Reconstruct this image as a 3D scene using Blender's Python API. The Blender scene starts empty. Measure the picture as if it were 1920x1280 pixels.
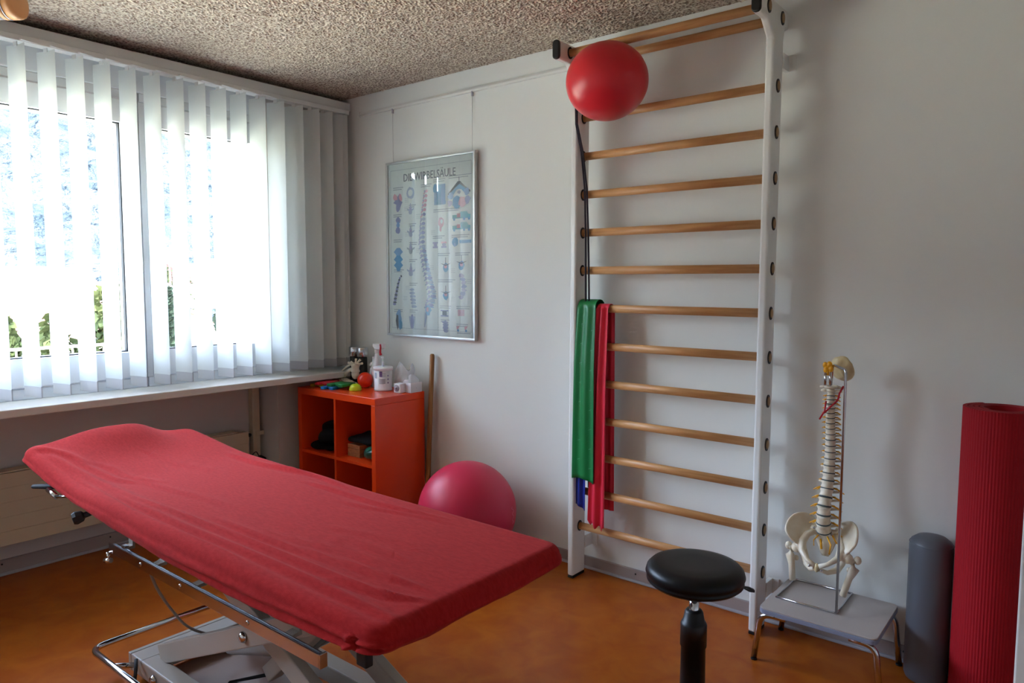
import bpy, bmesh, math, random
from mathutils import Vector, Matrix, noise
random.seed(7)
C = bpy.context.scene.collection
PI = math.pi
# ------------------------------------------------------------------ camera
F, YAW, PITCH, ROLL = 1355.2, 0.6823, 0.0807, 0.0028
cd = bpy.data.cameras.new('camera'); cam = bpy.data.objects.new('camera', cd); C.objects.link(cam)
cd.sensor_width = 36; cd.lens = F * 36 / 1920; cd.clip_start = .05; cd.clip_end = 500
fw = Vector((-math.sin(YAW) * math.cos(PITCH), math.cos(YAW) * math.cos(PITCH), -math.sin(PITCH)))
rt = Vector((math.cos(YAW), math.sin(YAW), 0)); up = rt.cross(fw)
r2 = rt * math.cos(ROLL) + up * math.sin(ROLL); u2 = -rt * math.sin(ROLL) + up * math.cos(ROLL)
m = Matrix((r2, u2, -fw)).transposed().to_4x4(); m.translation = Vector((3.9495, -2.8912, 1.3787))
cam.matrix_world = m
bpy.context.scene.camera = cam
# ------------------------------------------------------------------ world, sun, exposure
sc = bpy.context.scene
sc.view_settings.view_transform = 'Standard'; sc.view_settings.look = 'None'
sc.view_settings.gamma = 1; sc.view_settings.use_curve_mapping = False
sc.view_settings.exposure = 2.36
w = bpy.data.worlds.new('sky'); sc.world = w; w.use_nodes = True
nt = w.node_tree; nt.nodes.clear()
sky = nt.nodes.new('ShaderNodeTexSky'); sky.sky_type = 'NISHITA'; sky.sun_disc = False
sky.sun_elevation = math.radians(48); sky.sun_rotation = math.radians(70); sky.air_density = 1.0; sky.dust_density = 2.5
hs = nt.nodes.new('ShaderNodeHueSaturation'); hs.inputs['Saturation'].default_value = .75
bg = nt.nodes.new('ShaderNodeBackground'); bg.inputs[1].default_value = 1.6
wo = nt.nodes.new('ShaderNodeOutputWorld')
nt.links.new(sky.outputs[0], hs.inputs['Color']); nt.links.new(hs.outputs[0], bg.inputs[0]); nt.links.new(bg.outputs[0], wo.inputs[0])
sd = bpy.data.lights.new('sun', 'SUN'); sd.energy = 11; sd.angle = .01; sd.color = (1, .95, .86)
so = bpy.data.objects.new('sun', sd); C.objects.link(so)
so.rotation_euler = Vector((.62, .35, .80)).to_track_quat('Z', 'Y').to_euler()
# daylight that enters by the window band (portal: guides sky sampling)
pd = bpy.data.lights.new('window_portal', 'AREA'); pd.shape = 'RECTANGLE'; pd.size = 1.2; pd.size_y = 2.9
pd.cycles.is_portal = True
po = bpy.data.objects.new('window_portal', pd); C.objects.link(po); po.location = (.05, -2.05, 1.6)
po.rotation_euler = (0, -PI / 2, 0)

# ------------------------------------------------------------------ materials
def lin(c): return tuple(((x / 255) / 12.92 if x <= 10 else (((x / 255) + .055) / 1.055) ** 2.4) for x in c)
def mat(name, col, rough=.5, metal=0, bump=None, var=None, **kw):
    mt = bpy.data.materials.new(name); mt.use_nodes = True; t = mt.node_tree; b = t.nodes['Principled BSDF']
    b.inputs['Base Color'].default_value = (*lin(col), 1); b.inputs['Roughness'].default_value = rough; b.inputs['Metallic'].default_value = metal
    for k, v in kw.items(): b.inputs[k.replace('_', ' ')].default_value = v
    tc = t.nodes.new('ShaderNodeTexCoord')
    def nz(scale, sx=(1, 1, 1), detail=4):
        mp = t.nodes.new('ShaderNodeMapping'); mp.inputs['Scale'].default_value = sx
        n = t.nodes.new('ShaderNodeTexNoise'); n.inputs['Scale'].default_value = scale; n.inputs['Detail'].default_value = detail
        t.links.new(tc.outputs['Object'], mp.inputs[0]); t.links.new(mp.outputs[0], n.inputs[0]); return n
    if var:   # (scale, other colour, stretch)
        n = nz(var[0], var[2] if len(var) > 2 else (1, 1, 1))
        r = t.nodes.new('ShaderNodeValToRGB'); r.color_ramp.elements[0].position = .35; r.color_ramp.elements[1].position = .65
        r.color_ramp.elements[0].color = (*lin(col), 1); r.color_ramp.elements[1].color = (*lin(var[1]), 1)
        t.links.new(n.outputs[0], r.inputs[0]); t.links.new(r.outputs[0], b.inputs['Base Color'])
    if bump:  # (scale, strength, distance)
        n = nz(bump[0], detail=bump[3] if len(bump) > 3 else 4); bp = t.nodes.new('ShaderNodeBump'); bp.inputs['Strength'].default_value = bump[1]; bp.inputs['Distance'].default_value = bump[2]
        t.links.new(n.outputs[0], bp.inputs['Height']); t.links.new(bp.outputs[0], b.inputs['Normal'])
    return mt
def wood(name, a, b_, axis='X', rough=.45):
    s = {'X': (1, 14, 14), 'Y': (14, 1, 14), 'Z': (14, 14, 1)}[axis]
    return mat(name, a, rough, var=(6, b_, s), bump=(90, .08, .001))
M = {}
M['wall'] = mat('wall_paint', (238, 240, 236), .85, bump=(160, .25, .0012))
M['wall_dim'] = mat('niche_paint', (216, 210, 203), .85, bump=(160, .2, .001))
M['white'] = mat('white_lacquer', (232, 232, 228), .35)
M['sillm'] = mat('sill_laminate', (226, 222, 216), .4)
M['pvc'] = mat('white_window_plastic', (226, 229, 233), .35)
M['ladderw'] = mat('white_ladder_lacquer', (238, 239, 236), .3)
M['gasket'] = mat('black_gasket', (18, 18, 20), .6)
M['black'] = mat('black_plastic', (16, 16, 17), .45)
M['blackv'] = mat('black_vinyl', (10, 10, 11), .4, bump=(300, .1, .0005), Specular_IOR_Level=.3)
M['chrome'] = mat('chrome', (205, 205, 208), .12, 1)
M['alu'] = mat('brushed_aluminium', (205, 205, 205), .3, 1)
M['rung'] = wood('beech_rung', (214, 160, 104), (196, 138, 84), 'X')
M['rungend'] = mat('beech_end', (170, 138, 100), .6)
M['stick'] = wood('stick_wood', (160, 108, 52), (140, 90, 40), 'Z')
M['cork'] = wood('block_wood', (186, 128, 84), (160, 100, 62), 'Y')
M['orange'] = mat('orange_lacquer', (238, 70, 22), .25)
M['orange_shade'] = mat('shelf_shade_orange', (96, 16, 6), .6)  # shadow and red bounce inside the shelf, put into a dark colour
M['skirt'] = mat('grey_baseboard', (168, 155, 150), .55)
M['skirt2'] = mat('baseboard_lip', (178, 176, 182), .4)
M['radiator'] = mat('cream_radiator', (214, 200, 172), .45)
M['grey_frame'] = mat('grey_powder_coat', (172, 162, 150), .35)
M['tray'] = mat('warm_grey_tray', (138, 104, 88), .3)
M['sheet'] = mat('red_terry', (180, 37, 38), .95, bump=(520, .4, .0024, 2), var=(60, (166, 29, 31), (1, 2.2, 1)), Sheen_Weight=.10, Sheen_Roughness=.5, Sheen_Tint=(1, .5, .45, 1), Specular_IOR_Level=.1)
M['ballred'] = mat('red_vinyl_ball', (220, 44, 56), .3, Specular_IOR_Level=.4)
M['ballpink'] = mat('raspberry_vinyl_ball', (210, 36, 74), .42)
M['green'] = mat('green_latex', (14, 122, 62), .38)
M['pink'] = mat('red_latex', (232, 48, 74), .4)
M['blue'] = mat('blue_latex', (30, 50, 150), .4)
M['mark'] = mat('pale_print', (64, 150, 100), .5)
M['rope'] = mat('purple_black_rope', (34, 24, 44), .7, bump=(900, .6, .001))
M['mat'] = mat('red_foam', (160, 10, 24), .7, Specular_IOR_Level=.25, bump=(400, .2, .0004))
M['bolster'] = mat('grey_leatherette', (92, 96, 104), .42, bump=(350, .15, .0004))
M['stepgrey'] = mat('pale_grey_laminate', (182, 172, 166), .4)
M['stepedge'] = mat('blue_grey_edging', (140, 146, 166), .4)
M['bone'] = mat('bone_plastic', (236, 226, 206), .42, var=(18, (222, 206, 178)))
M['bonec'] = mat('skull_base_plastic', (226, 208, 160), .4)
M['disc'] = mat('grey_disc', (72, 84, 84), .5)
M['nerve'] = mat('yellow_nerve', (240, 170, 20), .45)
M['artery'] = mat('red_artery', (190, 16, 36), .4)
M['yellow'] = mat('yellow_foam', (232, 190, 20), .5)
M['redp'] = mat('red_foam_block', (196, 24, 40), .5)
M['bluep'] = mat('blue_foam', (30, 130, 200), .5)
M['greenp'] = mat('green_foam', (20, 130, 60), .5)
M['lime'] = mat('lime_rubber', (200, 220, 20), .35)
M['oball'] = mat('orange_red_rubber', (240, 52, 20), .3)
M['plastic'] = mat('milky_plastic', (236, 232, 236), .4, Subsurface_Weight=.1)
M['purple'] = mat('purple_print', (120, 96, 150), .5)
M['greyprint'] = mat('grey_print', (150, 140, 150), .5)
M['darkgreen'] = mat('dark_green_film', (10, 84, 66), .3)
M['charcoal'] = mat('charcoal_fabric', (14, 15, 17), .8, Specular_IOR_Level=.2)
M['lamp'] = mat('tan_lampshade', (226, 164, 104), .4)
M['silver'] = mat('silver_lamp', (190, 186, 196), .35, .6)
M['paper'] = mat('poster_paper', (236, 244, 240), .6)
for nm, c in dict(pb=(146, 186, 222), pb2=(110, 172, 212), pt=(100, 182, 196), pp=(182, 182, 210), pr=(226, 178, 190), pg=(96, 106, 120), pl=(176, 186, 192), pv=(158, 166, 204), pk=(180, 194, 212)).items():
    M[nm] = mat('ink_' + nm, c, .6)
M['cable'] = mat('grey_cable', (150, 140, 130), .5)
M['string'] = mat('hanging_string', (190, 188, 186), .6)
M['purplek'] = mat('raspberry_scuff', (225, 120, 150), .6)
# bright leaves, hills, houses outside
M['leaf'] = mat('leaf_green', (26, 38, 20), .8, var=(.8, (48, 54, 30)), Specular_IOR_Level=.1)
M['conifer'] = mat('conifer_green', (16, 26, 20), .8, var=(1.5, (30, 42, 32)), Specular_IOR_Level=.1)
M['bark'] = mat('bark', (90, 72, 56), .9)
M['stucco'] = mat('pale_stucco', (235, 230, 220), .9)
M['tile'] = mat('roof_tile', (84, 56, 46), .8)
M['grass'] = mat('meadow', (128, 132, 108), .9, var=(.15, (150, 148, 132)))
M['hill'] = mat('forested_slope', (30, 38, 43), .95, var=(.20, (48, 54, 57), (1, 1, 1.6)), bump=(.5, 1, 3), Specular_IOR_Level=0)
M['hedge'] = mat('hedge_green', (90, 120, 60), .8)
def glassy(name, rough=0.0, refl=1.0, tint=(1, 1, 1)):
    mt = bpy.data.materials.new(name); mt.use_nodes = True; t = mt.node_tree; t.nodes.clear()
    o = t.nodes.new('ShaderNodeOutputMaterial'); mx = t.nodes.new('ShaderNodeMixShader'); tr = t.nodes.new('ShaderNodeBsdfTransparent'); gl = t.nodes.new('ShaderNodeBsdfGlossy')
    fr = t.nodes.new('ShaderNodeFresnel'); fr.inputs[0].default_value = 1.5; gl.inputs['Roughness'].default_value = rough; tr.inputs[0].default_value = (*tint, 1)
    mul = t.nodes.new('ShaderNodeMath'); mul.operation = 'MULTIPLY'; mul.inputs[1].default_value = refl; mul.use_clamp = True
    t.links.new(fr.outputs[0], mul.inputs[0]); t.links.new(mul.outputs[0], mx.inputs[0]); t.links.new(tr.outputs[0], mx.inputs[1]); t.links.new(gl.outputs[0], mx.inputs[2]); t.links.new(mx.outputs[0], o.inputs[0])
    return mt
M['glass'] = glassy('window_glass', 0, 1)
M['pglass'] = glassy('picture_glass', 0.0, 2.2)
def film(name, col, tfac, transl):
    mt = bpy.data.materials.new(name); mt.use_nodes = True; t = mt.node_tree; t.nodes.clear()
    o = t.nodes.new('ShaderNodeOutputMaterial'); mx = t.nodes.new('ShaderNodeMixShader'); mx2 = t.nodes.new('ShaderNodeMixShader')
    d = t.nodes.new('ShaderNodeBsdfDiffuse'); tl = t.nodes.new('ShaderNodeBsdfTranslucent'); tr = t.nodes.new('ShaderNodeBsdfTransparent')
    for n in (d, tl): n.inputs[0].default_value = (*lin(col), 1)
    mx.inputs[0].default_value = transl; mx2.inputs[0].default_value = tfac
    t.links.new(d.outputs[0], mx.inputs[1]); t.links.new(tl.outputs[0], mx.inputs[2]); t.links.new(mx.outputs[0], mx2.inputs[1]); t.links.new(tr.outputs[0], mx2.inputs[2]); t.links.new(mx2.outputs[0], o.inputs[0])
    return mt
M['slat'] = film('white_slat_fabric', (236, 240, 238), 0.0, .36)
M['bag'] = film('clear_plastic_bag', (238, 238, 240), .5, .3)
M['hemcl'] = film('slat_weight_fabric', (212, 212, 214), 0.06, .4)
# floor: orange linoleum with mottling
def floor_mat():
    mt = bpy.data.materials.new('orange_linoleum'); mt.use_nodes = True; t = mt.node_tree; b = t.nodes['Principled BSDF']
    tc = t.nodes.new('ShaderNodeTexCoord'); n = t.nodes.new('ShaderNodeTexNoise'); n.inputs['Scale'].default_value = 9; n.inputs['Detail'].default_value = 8; n.inputs['Distortion'].default_value = .6
    r = t.nodes.new('ShaderNodeValToRGB'); e = r.color_ramp.elements; e[0].position = .35; e[0].color = (*lin((166, 80, 20)), 1); e[1].position = .68; e[1].color = (*lin((184, 100, 28)), 1)
    t.links.new(tc.outputs['Object'], n.inputs[0]); t.links.new(n.outputs[0], r.inputs[0]); t.links.new(r.outputs[0], b.inputs['Base Color'])
    b.inputs['Roughness'].default_value = .36; b.inputs['Specular IOR Level'].default_value = .22
    return mt
M['floor'] = floor_mat()
def ceil_mat():
    mt = bpy.data.materials.new('rough_spray_plaster'); mt.use_nodes = True; t = mt.node_tree; b = t.nodes['Principled BSDF']; b.inputs['Roughness'].default_value = 1; b.inputs['Specular IOR Level'].default_value = .05
    tc = t.nodes.new('ShaderNodeTexCoord'); n = t.nodes.new('ShaderNodeTexNoise'); n.inputs['Scale'].default_value = 70; n.inputs['Detail'].default_value = 3; n.inputs['Roughness'].default_value = .6
    v = t.nodes.new('ShaderNodeTexVoronoi'); v.inputs['Scale'].default_value = 85
    ad = t.nodes.new('ShaderNodeMath'); ad.operation = 'ADD'
    t.links.new(tc.outputs['Object'], n.inputs[0]); t.links.new(tc.outputs['Object'], v.inputs['Vector']); t.links.new(n.outputs[0], ad.inputs[0]); t.links.new(v.outputs['Distance'], ad.inputs[1])
    r = t.nodes.new('ShaderNodeValToRGB'); e = r.color_ramp.elements; e[0].position = .45; e[0].color = (*lin((150, 122, 104)), 1); e[1].position = 1.05; e[1].color = (*lin((234, 222, 204)), 1)
    e[1].position = 1.0
    n2 = t.nodes.new('ShaderNodeMath'); n2.operation = 'MULTIPLY'; n2.inputs[1].default_value = .8
    t.links.new(ad.outputs[0], n2.inputs[0]); t.links.new(n2.outputs[0], r.inputs[0]); t.links.new(r.outputs[0], b.inputs['Base Color'])
    bp = t.nodes.new('ShaderNodeBump'); bp.inputs['Strength'].default_value = 1; bp.inputs['Distance'].default_value = .012
    t.links.new(ad.outputs[0], bp.inputs['Height']); t.links.new(bp.outputs[0], b.inputs['Normal'])
    return mt
M['ceiling'] = ceil_mat()

# ------------------------------------------------------------------ mesh helpers
class MB:
    def __init__(s): s.v = []; s.f = []; s.sm = []
    def add(s, vs, fs, smooth=False):
        o = len(s.v); s.v += [tuple(p) for p in vs]; s.f += [tuple(i + o for i in f) for f in fs]; s.sm += [smooth] * len(fs); return s
    def box(s, a, b, rot=None, piv=None):
        x0, y0, z0 = a; x1, y1, z1 = b
        vs = [Vector(p) for p in ((x0, y0, z0), (x1, y0, z0), (x1, y1, z0), (x0, y1, z0), (x0, y0, z1), (x1, y0, z1), (x1, y1, z1), (x0, y1, z1))]
        if rot is not None:
            pv = Vector(piv) if piv is not None else sum(vs, Vector()) / 8
            vs = [rot @ (p - pv) + pv for p in vs]
        return s.add(vs, [(0, 3, 2, 1), (4, 5, 6, 7), (0, 1, 5, 4), (1, 2, 6, 5), (2, 3, 7, 6), (3, 0, 4, 7)])
    def tube(s, pts, r, n=12, closed=False, cap=True, flat=None):
        pts = [Vector(p) for p in pts]; N = len(pts); rs = r if isinstance(r, (list, tuple)) else [r] * N
        rings = []; ref = None
        for i, p in enumerate(pts):
            if closed: t = pts[(i + 1) % N] - pts[i - 1]
            else: t = pts[min(i + 1, N - 1)] - pts[max(i - 1, 0)]
            t.normalize()
            if ref is None:
                ref = Vector((0, 0, 1)) if abs(t.z) < .9 else Vector((1, 0, 0))
            a = t.cross(ref)
            if a.length < 1e-4: a = t.cross(Vector((0, 1, 0)))
            a.normalize(); b = t.cross(a).normalized(); ref = -b if False else ref
            fa, fb = flat if flat else (1, 1)
            rings.append([p + (a * math.cos(k / n * 2 * PI) * fa + b * math.sin(k / n * 2 * PI) * fb) * rs[i] for k in range(n)])
        vs = [q for ring in rings for q in ring]; fs = []
        for i in range(N if closed else N - 1):
            j = (i + 1) % N
            for k in range(n):
                k2 = (k + 1) % n; fs.append((i * n + k, i * n + k2, j * n + k2, j * n + k))
        s.add(vs, fs, True)
        if cap and not closed:
            s.add(rings[0], [tuple(range(n))[::-1]]); s.add(rings[-1], [tuple(range(n))])
        return s
    def lathe(s, prof, c=(0, 0, 0), n=28, axis=None, smooth=True):
        R = Matrix.Identity(3) if axis is None else Vector((0, 0, 1)).rotation_difference(Vector(axis)).to_matrix()
        c = Vector(c); vs = []; fs = []; m_ = len(prof)
        for r, z in prof:
            for k in range(n): vs.append(c + R @ Vector((r * math.cos(2 * PI * k / n), r * math.sin(2 * PI * k / n), z)))
        for i in range(m_ - 1):
            for k in range(n):
                k2 = (k + 1) % n; fs.append((i * n + k, i * n + k2, (i + 1) * n + k2, (i + 1) * n + k))
        s.add(vs, fs, smooth)
        for i, rev in ((0, True), (m_ - 1, False)):
            if prof[i][0] > 1e-5:
                ring = vs[i * n:(i + 1) * n]; s.add(ring, [tuple(range(n))[::-1] if rev else tuple(range(n))])
        return s
    def ball(s, c, r, n=20, m_=12):
        rr = r if isinstance(r, (tuple, list)) else (r, r, r)
        vs = []; fs = []; c = Vector(c)
        for i in range(m_ + 1):
            th = PI * i / m_
            for k in range(n):
                ph = 2 * PI * k / n; vs.append(c + Vector((rr[0] * math.sin(th) * math.cos(ph), rr[1] * math.sin(th) * math.sin(ph), rr[2] * math.cos(th))))
        for i in range(m_):
            for k in range(n):
                k2 = (k + 1) % n; fs.append((i * n + k, (i + 1) * n + k, (i + 1) * n + k2, i * n + k2))
        return s.add(vs, fs, True)
    def prism(s, poly, axis, a, b):
        """poly: 2D list; axis 'x': (y,z), 'y': (x,z), 'z': (x,y)"""
        def P(p, t): return {'x': (t, p[0], p[1]), 'y': (p[0], t, p[1]), 'z': (p[0], p[1], t)}[axis]
        n = len(poly); vs = [P(p, a) for p in poly] + [P(p, b) for p in poly]
        fs = [tuple(range(n)), tuple(range(2 * n - 1, n - 1, -1))] + [(i, i + n, (i + 1) % n + n, (i + 1) % n) for i in range(n)]
        return s.add(vs, fs)
    def grid(s, fn, nu, nv, smooth=True, both=False):
        vs = [fn(i / nu, j / nv) for i in range(nu + 1) for j in range(nv + 1)]
        fs = [(i * (nv + 1) + j, (i + 1) * (nv + 1) + j, (i + 1) * (nv + 1) + j + 1, i * (nv + 1) + j + 1) for i in range(nu) for j in range(nv)]
        return s.add(vs, fs, smooth)
    def mesh(s, name, m_):
        me = bpy.data.meshes.new(name); me.from_pydata([tuple(p) for p in s.v], [], s.f)
        me.polygons.foreach_set('use_smooth', s.sm)
        bm = bmesh.new(); bm.from_mesh(me); bmesh.ops.remove_doubles(bm, verts=bm.verts, dist=1e-6)
        bmesh.ops.recalc_face_normals(bm, faces=bm.faces); bm.to_mesh(me); bm.free()
        me.materials.append(M[m_] if isinstance(m_, str) else m_); return me
def tag(o, label=None, cat=None, group=None, kind=None):
    for k, v in (('label', label), ('category', cat), ('group', group), ('kind', kind)):
        if v: o[k] = v
    return o
def obj(name, mb, m_, parent=None, bevel=0, seg=2, solid=0, sub=0):
    o = bpy.data.objects.new(name, mb.mesh(name, m_)); C.objects.link(o)
    if parent is not None:
        o.parent = parent
        o.matrix_parent_inverse = Matrix.Identity(4)
        # parts are written in world coordinates; shift by the base of the thing
        base = Vector(parent.get('_w', (0, 0, 0)))
        o['_w'] = tuple(base)
        for v in o.data.vertices: v.co -= base
    if solid:
        md = o.modifiers.new('solid', 'SOLIDIFY'); md.thickness = solid; md.offset = 0
    if sub:
        md = o.modifiers.new('sub', 'SUBSURF'); md.levels = sub; md.render_levels = sub
    if bevel:
        md = o.modifiers.new('bevel', 'BEVEL'); md.width = bevel; md.segments = seg; md.limit_method = 'ANGLE'; md.angle_limit = .6
    return o
def empty(name, loc, label, cat, group=None):
    o = bpy.data.objects.new(name, None); C.objects.link(o); o.location = loc; o['_w'] = tuple(loc); o.empty_display_size = .05
    return tag(o, label, cat, group)
def struct(name, mb, m_, parent=None, **k):
    o = obj(name, mb, m_, parent, **k)
    if parent is None: o['kind'] = 'structure'
    return o
def arc(c, r, a0, a1, n, ax=(1, 0, 0), ay=(0, 0, 1)):
    c = Vector(c); ax = Vector(ax); ay = Vector(ay)
    return [c + (ax * math.cos(a0 + (a1 - a0) * i / n) + ay * math.sin(a0 + (a1 - a0) * i / n)) * r for i in range(n + 1)]
def rounded(pts, r, n=6):
    """polyline with rounded corners"""
    pts = [Vector(p) for p in pts]; out = [pts[0]]
    for i in range(1, len(pts) - 1):
        a, b, c = pts[i - 1], pts[i], pts[i + 1]; d1 = (a - b).normalized(); d2 = (c - b).normalized()
        rr = min(r, (a - b).length * .45, (c - b).length * .45); p0 = b + d1 * rr; p2 = b + d2 * rr
        for k in range(n + 1):
            t = k / n; out.append(p0 * (1 - t) ** 2 + b * 2 * t * (1 - t) + p2 * t * t)
    out.append(pts[-1]); return out
# camera-frame helper for checking placement only at build time (pixel -> point on a plane)

H = 2.5
XW, XR, YF = 0.2, 4.75, -4.4          # window-wall face, right wall, front wall
# ================================================================== SETTING
struct('floor', MB().box((-.35, YF - .1, -.1), (XR + .1, .1, 0)), 'floor')
def ceilz(u, v):
    x = -.3 + u * (XR + .3); y = YF + v * (-YF + .05)
    q = Vector((x, y, 0))
    z = .006 * noise.noise(q * 38) + .005 * noise.noise(q * 75 + Vector((5, 3, 1)))
    return (x, y, H + .001 + z)
cb = MB(); cb.grid(lambda u, v: ceilz(u, v), 400, 380)
cb.box((-.35, YF - .1, H + .02), (XR + .1, .1, H + .12))
struct('ceiling', cb, 'ceiling')
struct('wall_back', MB().box((-.35, 0, 0), (XR + .1, .12, H)), 'wall')
struct('wall_right', MB().box((XR, YF, 0), (XR + .1, 0, H)), 'wall')
struct('wall_front', MB().box((-.35, YF - .1, 0), (XR + .1, YF, H)), 'wall')
# window wall: niche back, pillar, lintel
WY0, WY1 = -3.55, -.545          # window band along y
wl = MB()
wl.box((-.35, YF, 0), (0, -.40, .8))             # parapet behind the radiator niche
wl.box((-.35, -.475, 0), (XW, 0, .846))            # corner pillar below sill
wl.box((-.35, WY1, .846), (XW, 0, H))            # wall right of the window
wl.box((-.35, YF, .8), (XW, WY0, H))             # wall left of the window (outside view)
wl.box((-.35, WY0, 2.31), (XW, WY1, H))           # lintel
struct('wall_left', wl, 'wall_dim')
# baseboards
def baseboard(name, boards, lips, screws):
    b = MB()
    for a, c in boards: b.box(a, c)
    o = struct(name, b, 'skirt', bevel=.003)
    l = MB()
    for a, c in lips: l.box(a, c)
    obj('cover_lip', l, 'skirt2', o, bevel=.004)
    s = MB()
    for c, ax in screws: s.lathe([(.004, 0), (.004, .002), (0, .003)], c, 8, ax)
    obj('screw', s, 'gasket', o)
baseboard('baseboard_back', [((XW, -.012, .008), (XR, 0, .06))], [((XW, -.022, 0), (XR, 0, .012))], [((x, -.012, .04), (0, -1, 0)) for x in (.9, 1.7, 2.35, 2.72, 3.3, 3.46, 4.2)])
baseboard('baseboard_left', [((0, YF, .008), (.012, -.475, .075))], [((0, YF, 0), (.022, -.475, .014))], [((.012, y, .055), (1, 0, 0)) for y in (-1.84, -1.36, -.9, -2.6)])
# sill, header board
sl = struct('trim_1', MB().box((-.36, YF, .81), (.4435, -.002, .8456)), 'sillm', bevel=.004); 
hd = struct('trim_2', MB().box((XW, YF, 2.421), (.322, -.004, 2.4714)), 'white', bevel=.004)
# frame lines between sill and sash and above
def window(name, y0, y1, z0, z1, handle=None):
    fr = MB(); XF = .17
    # fixed frame
    Z0, Z1 = .846, 2.31
    o = struct(name, MB().box((.08, y0 - .1, Z0), (.2, y1 + .08, .895)).box((.08, y0 - .1, 2.27), (.2, y1 + .08, Z1)).box((.08, y0 - .1, .895), (.19, y0 - .07, 2.27)).box((.08, y1 + .06, .895), (.19, y1 + .08, 2.27)), 'pvc', bevel=.003)
    s = MB(); a, b = y0 - .068, y1 + .058
    s.box((.1, a, .902), (.215, b, z0)).box((.1, a, z1), (.215, b, 2.262)).box((.1, a, z0), (.215, y0, z1)).box((.1, y1, z0), (.215, b, z1))
    obj('sash', s, 'pvc', o, bevel=.005)
    g = MB(); t = .0055
    g.box((.145, y0, z0), (.17, y1, z0 + t)).box((.145, y0, z1 - t), (.17, y1, z1)).box((.145, y0, z0), (.17, y0 + t, z1)).box((.145, y1 - t, z0), (.17, y1, z1))
    obj('gasket', g, 'gasket', o)
    obj('pane', MB().add([(.15, y0, z0), (.15, y1, z0), (.15, y1, z1), (.15, y0, z1)], [(0, 1, 2, 3)]), 'glass', o)
    if handle:
        y = handle
        h = MB().box((.215, y - .014, 1.52), (.223, y + .014, 1.59)); h.tube([(.22, y, 1.56), (.255, y, 1.56)], .009)
        h.tube(rounded([(.255, y, 1.565), (.262, y, 1.555), (.262, y + .004, 1.43)], .01), [.010] * 8 + [.010], 10, flat=(1, .7))
        obj('handle', h, 'white', o, bevel=.002)
    return o
window('window_1', -2.29, -1.30, 1.03, 2.157, handle=-1.262)
window('window_2', -1.115, -.622, 1.03, 2.157)
window('window_3', -3.45, -2.46, 1.03, 2.157)
# ledge lines: upper roller-shutter box cover
struct('trim_3', MB().box((.14, WY0, 2.31), (.212, WY1 + .03, 2.42)), 'pvc', bevel=.004)
# white door frame edge at the right of the mat
struct('trim_4', MB().box((3.846, -1.02, 0), (3.93, -.94, 2.1)), 'white', bevel=.004)

# ================================================================== VERTICAL BLIND
bl = empty('vertical_blind', (.315, -1.9, 2.40), 'white vertical fabric blind with open slats hanging before the windows', 'blind')
obj('track', MB().box((.288, YF + .6, 2.394), (.345, -.03, 2.420)), 'white', bl, bevel=.003)
ys = [-.161, -.25, -.359] + [-.477 - .1135 * i for i in range(17)]
ys = [-.092, -.105, -.125] + ys
ang0 = math.radians(17)
def slat_mesh(Lz=1.515):
    w_ = .0635; b = MB()
    b.grid(lambda u, v: ((u * 2 - 1) * w_, .006 * math.sin(PI * u), -Lz * (1 - v) if False else -.012 - (Lz - .05) * (1 - v)), 6, 10)
    return b.mesh('slat', 'slat')
sm = slat_mesh()
def weight_mesh():
    b = MB(); w_ = .0635
    b.grid(lambda u, v: ((u * 2 - 1) * w_, .006 * math.sin(PI * u) + .0015, -.012 - 1.465 - .045 * (1 - v)), 4, 2)
    b.box((-w_, -.001, -.012 - 1.512), (w_, .001, -.012 - 1.508)); b.box((w_ - .002, -.002, -1.522), (w_ + .0015, .003, -1.474))
    return b.mesh('slat_weight', 'hemcl')
wm = weight_mesh()
hm = MB().box((-.012, -.002, -.02), (.012, .002, .006)).mesh('slat_hanger', 'white')
spc = MB().box((.03, .0, .002), (.045, .1, .007)).mesh('spacer_link', 'white')
for i, y in enumerate(ys):
    a = math.radians(9.5 + .6 * max(0, i - 9)) if i > 7 else math.radians(12 + 4 * (7 - i))
    a += random.uniform(-.02, .02)
    o = bpy.data.objects.new('slat', sm); C.objects.link(o); o.parent = bl
    o.location = (.318 - .315, y - .046 + 1.9 if i > 2 else y - .012 + 1.9, 2.395 - 2.40); o.rotation_euler = (0, random.uniform(-.0015, .0015), a)
    for nm, me in (('slat_weight', wm), ('slat_hanger', hm)) + ((('spacer_link', spc),) if i > 5 else ()):
        q = bpy.data.objects.new(nm, me); C.objects.link(q); q.parent = o
cdm = MB().tube([(.36, -.075, 2.39), (.362, -.074, 1.8), (.36, -.07, 1.2)], .0018, 6)
obj('pull_cord', cdm, 'string', bl)
obj('cord_weight', MB().lathe([(.004, 0), (.008, .004), (.008, .085), (.003, .1)], (.36, -.07, 1.12), 10), 'white', bl)

# ================================================================== RADIATOR, CONDUIT
ra = empty('radiator', (.06, -1.9, .16), 'low cream ribbed panel radiator in the niche under the window sill', 'radiator')
y0, y1 = -3.2, -.61
zs = [.165 + .0675 * i for i in range(6)]
for k in range(5):
    z0 = zs[k]; obj('panel_strip', MB().box((.05, y0, z0 + .0012), (.1, y1, z0 + .0668)), 'radiator', ra, bevel=.0012)
obj('core', MB().box((.045, y0 + .01, .17), (.0975, y1 - .005, .50)), 'radiator', ra)
obj('top_grille', MB().box((.03, y0, .5045), (.1, y1 - .07, .511)), 'radiator', ra, bevel=.002)
obj('vent_valve', MB().lathe([(.008, 0), (.011, .004), (.011, .018), (.007, .024)], (.085, y1, .478), 12, (0, 1, 0)), 'black', ra)
for yb in (-1.0, -2.6): obj('bracket', MB().box((.001, yb, .25), (.045, yb + .04, .45)), 'radiator', ra)
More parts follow.
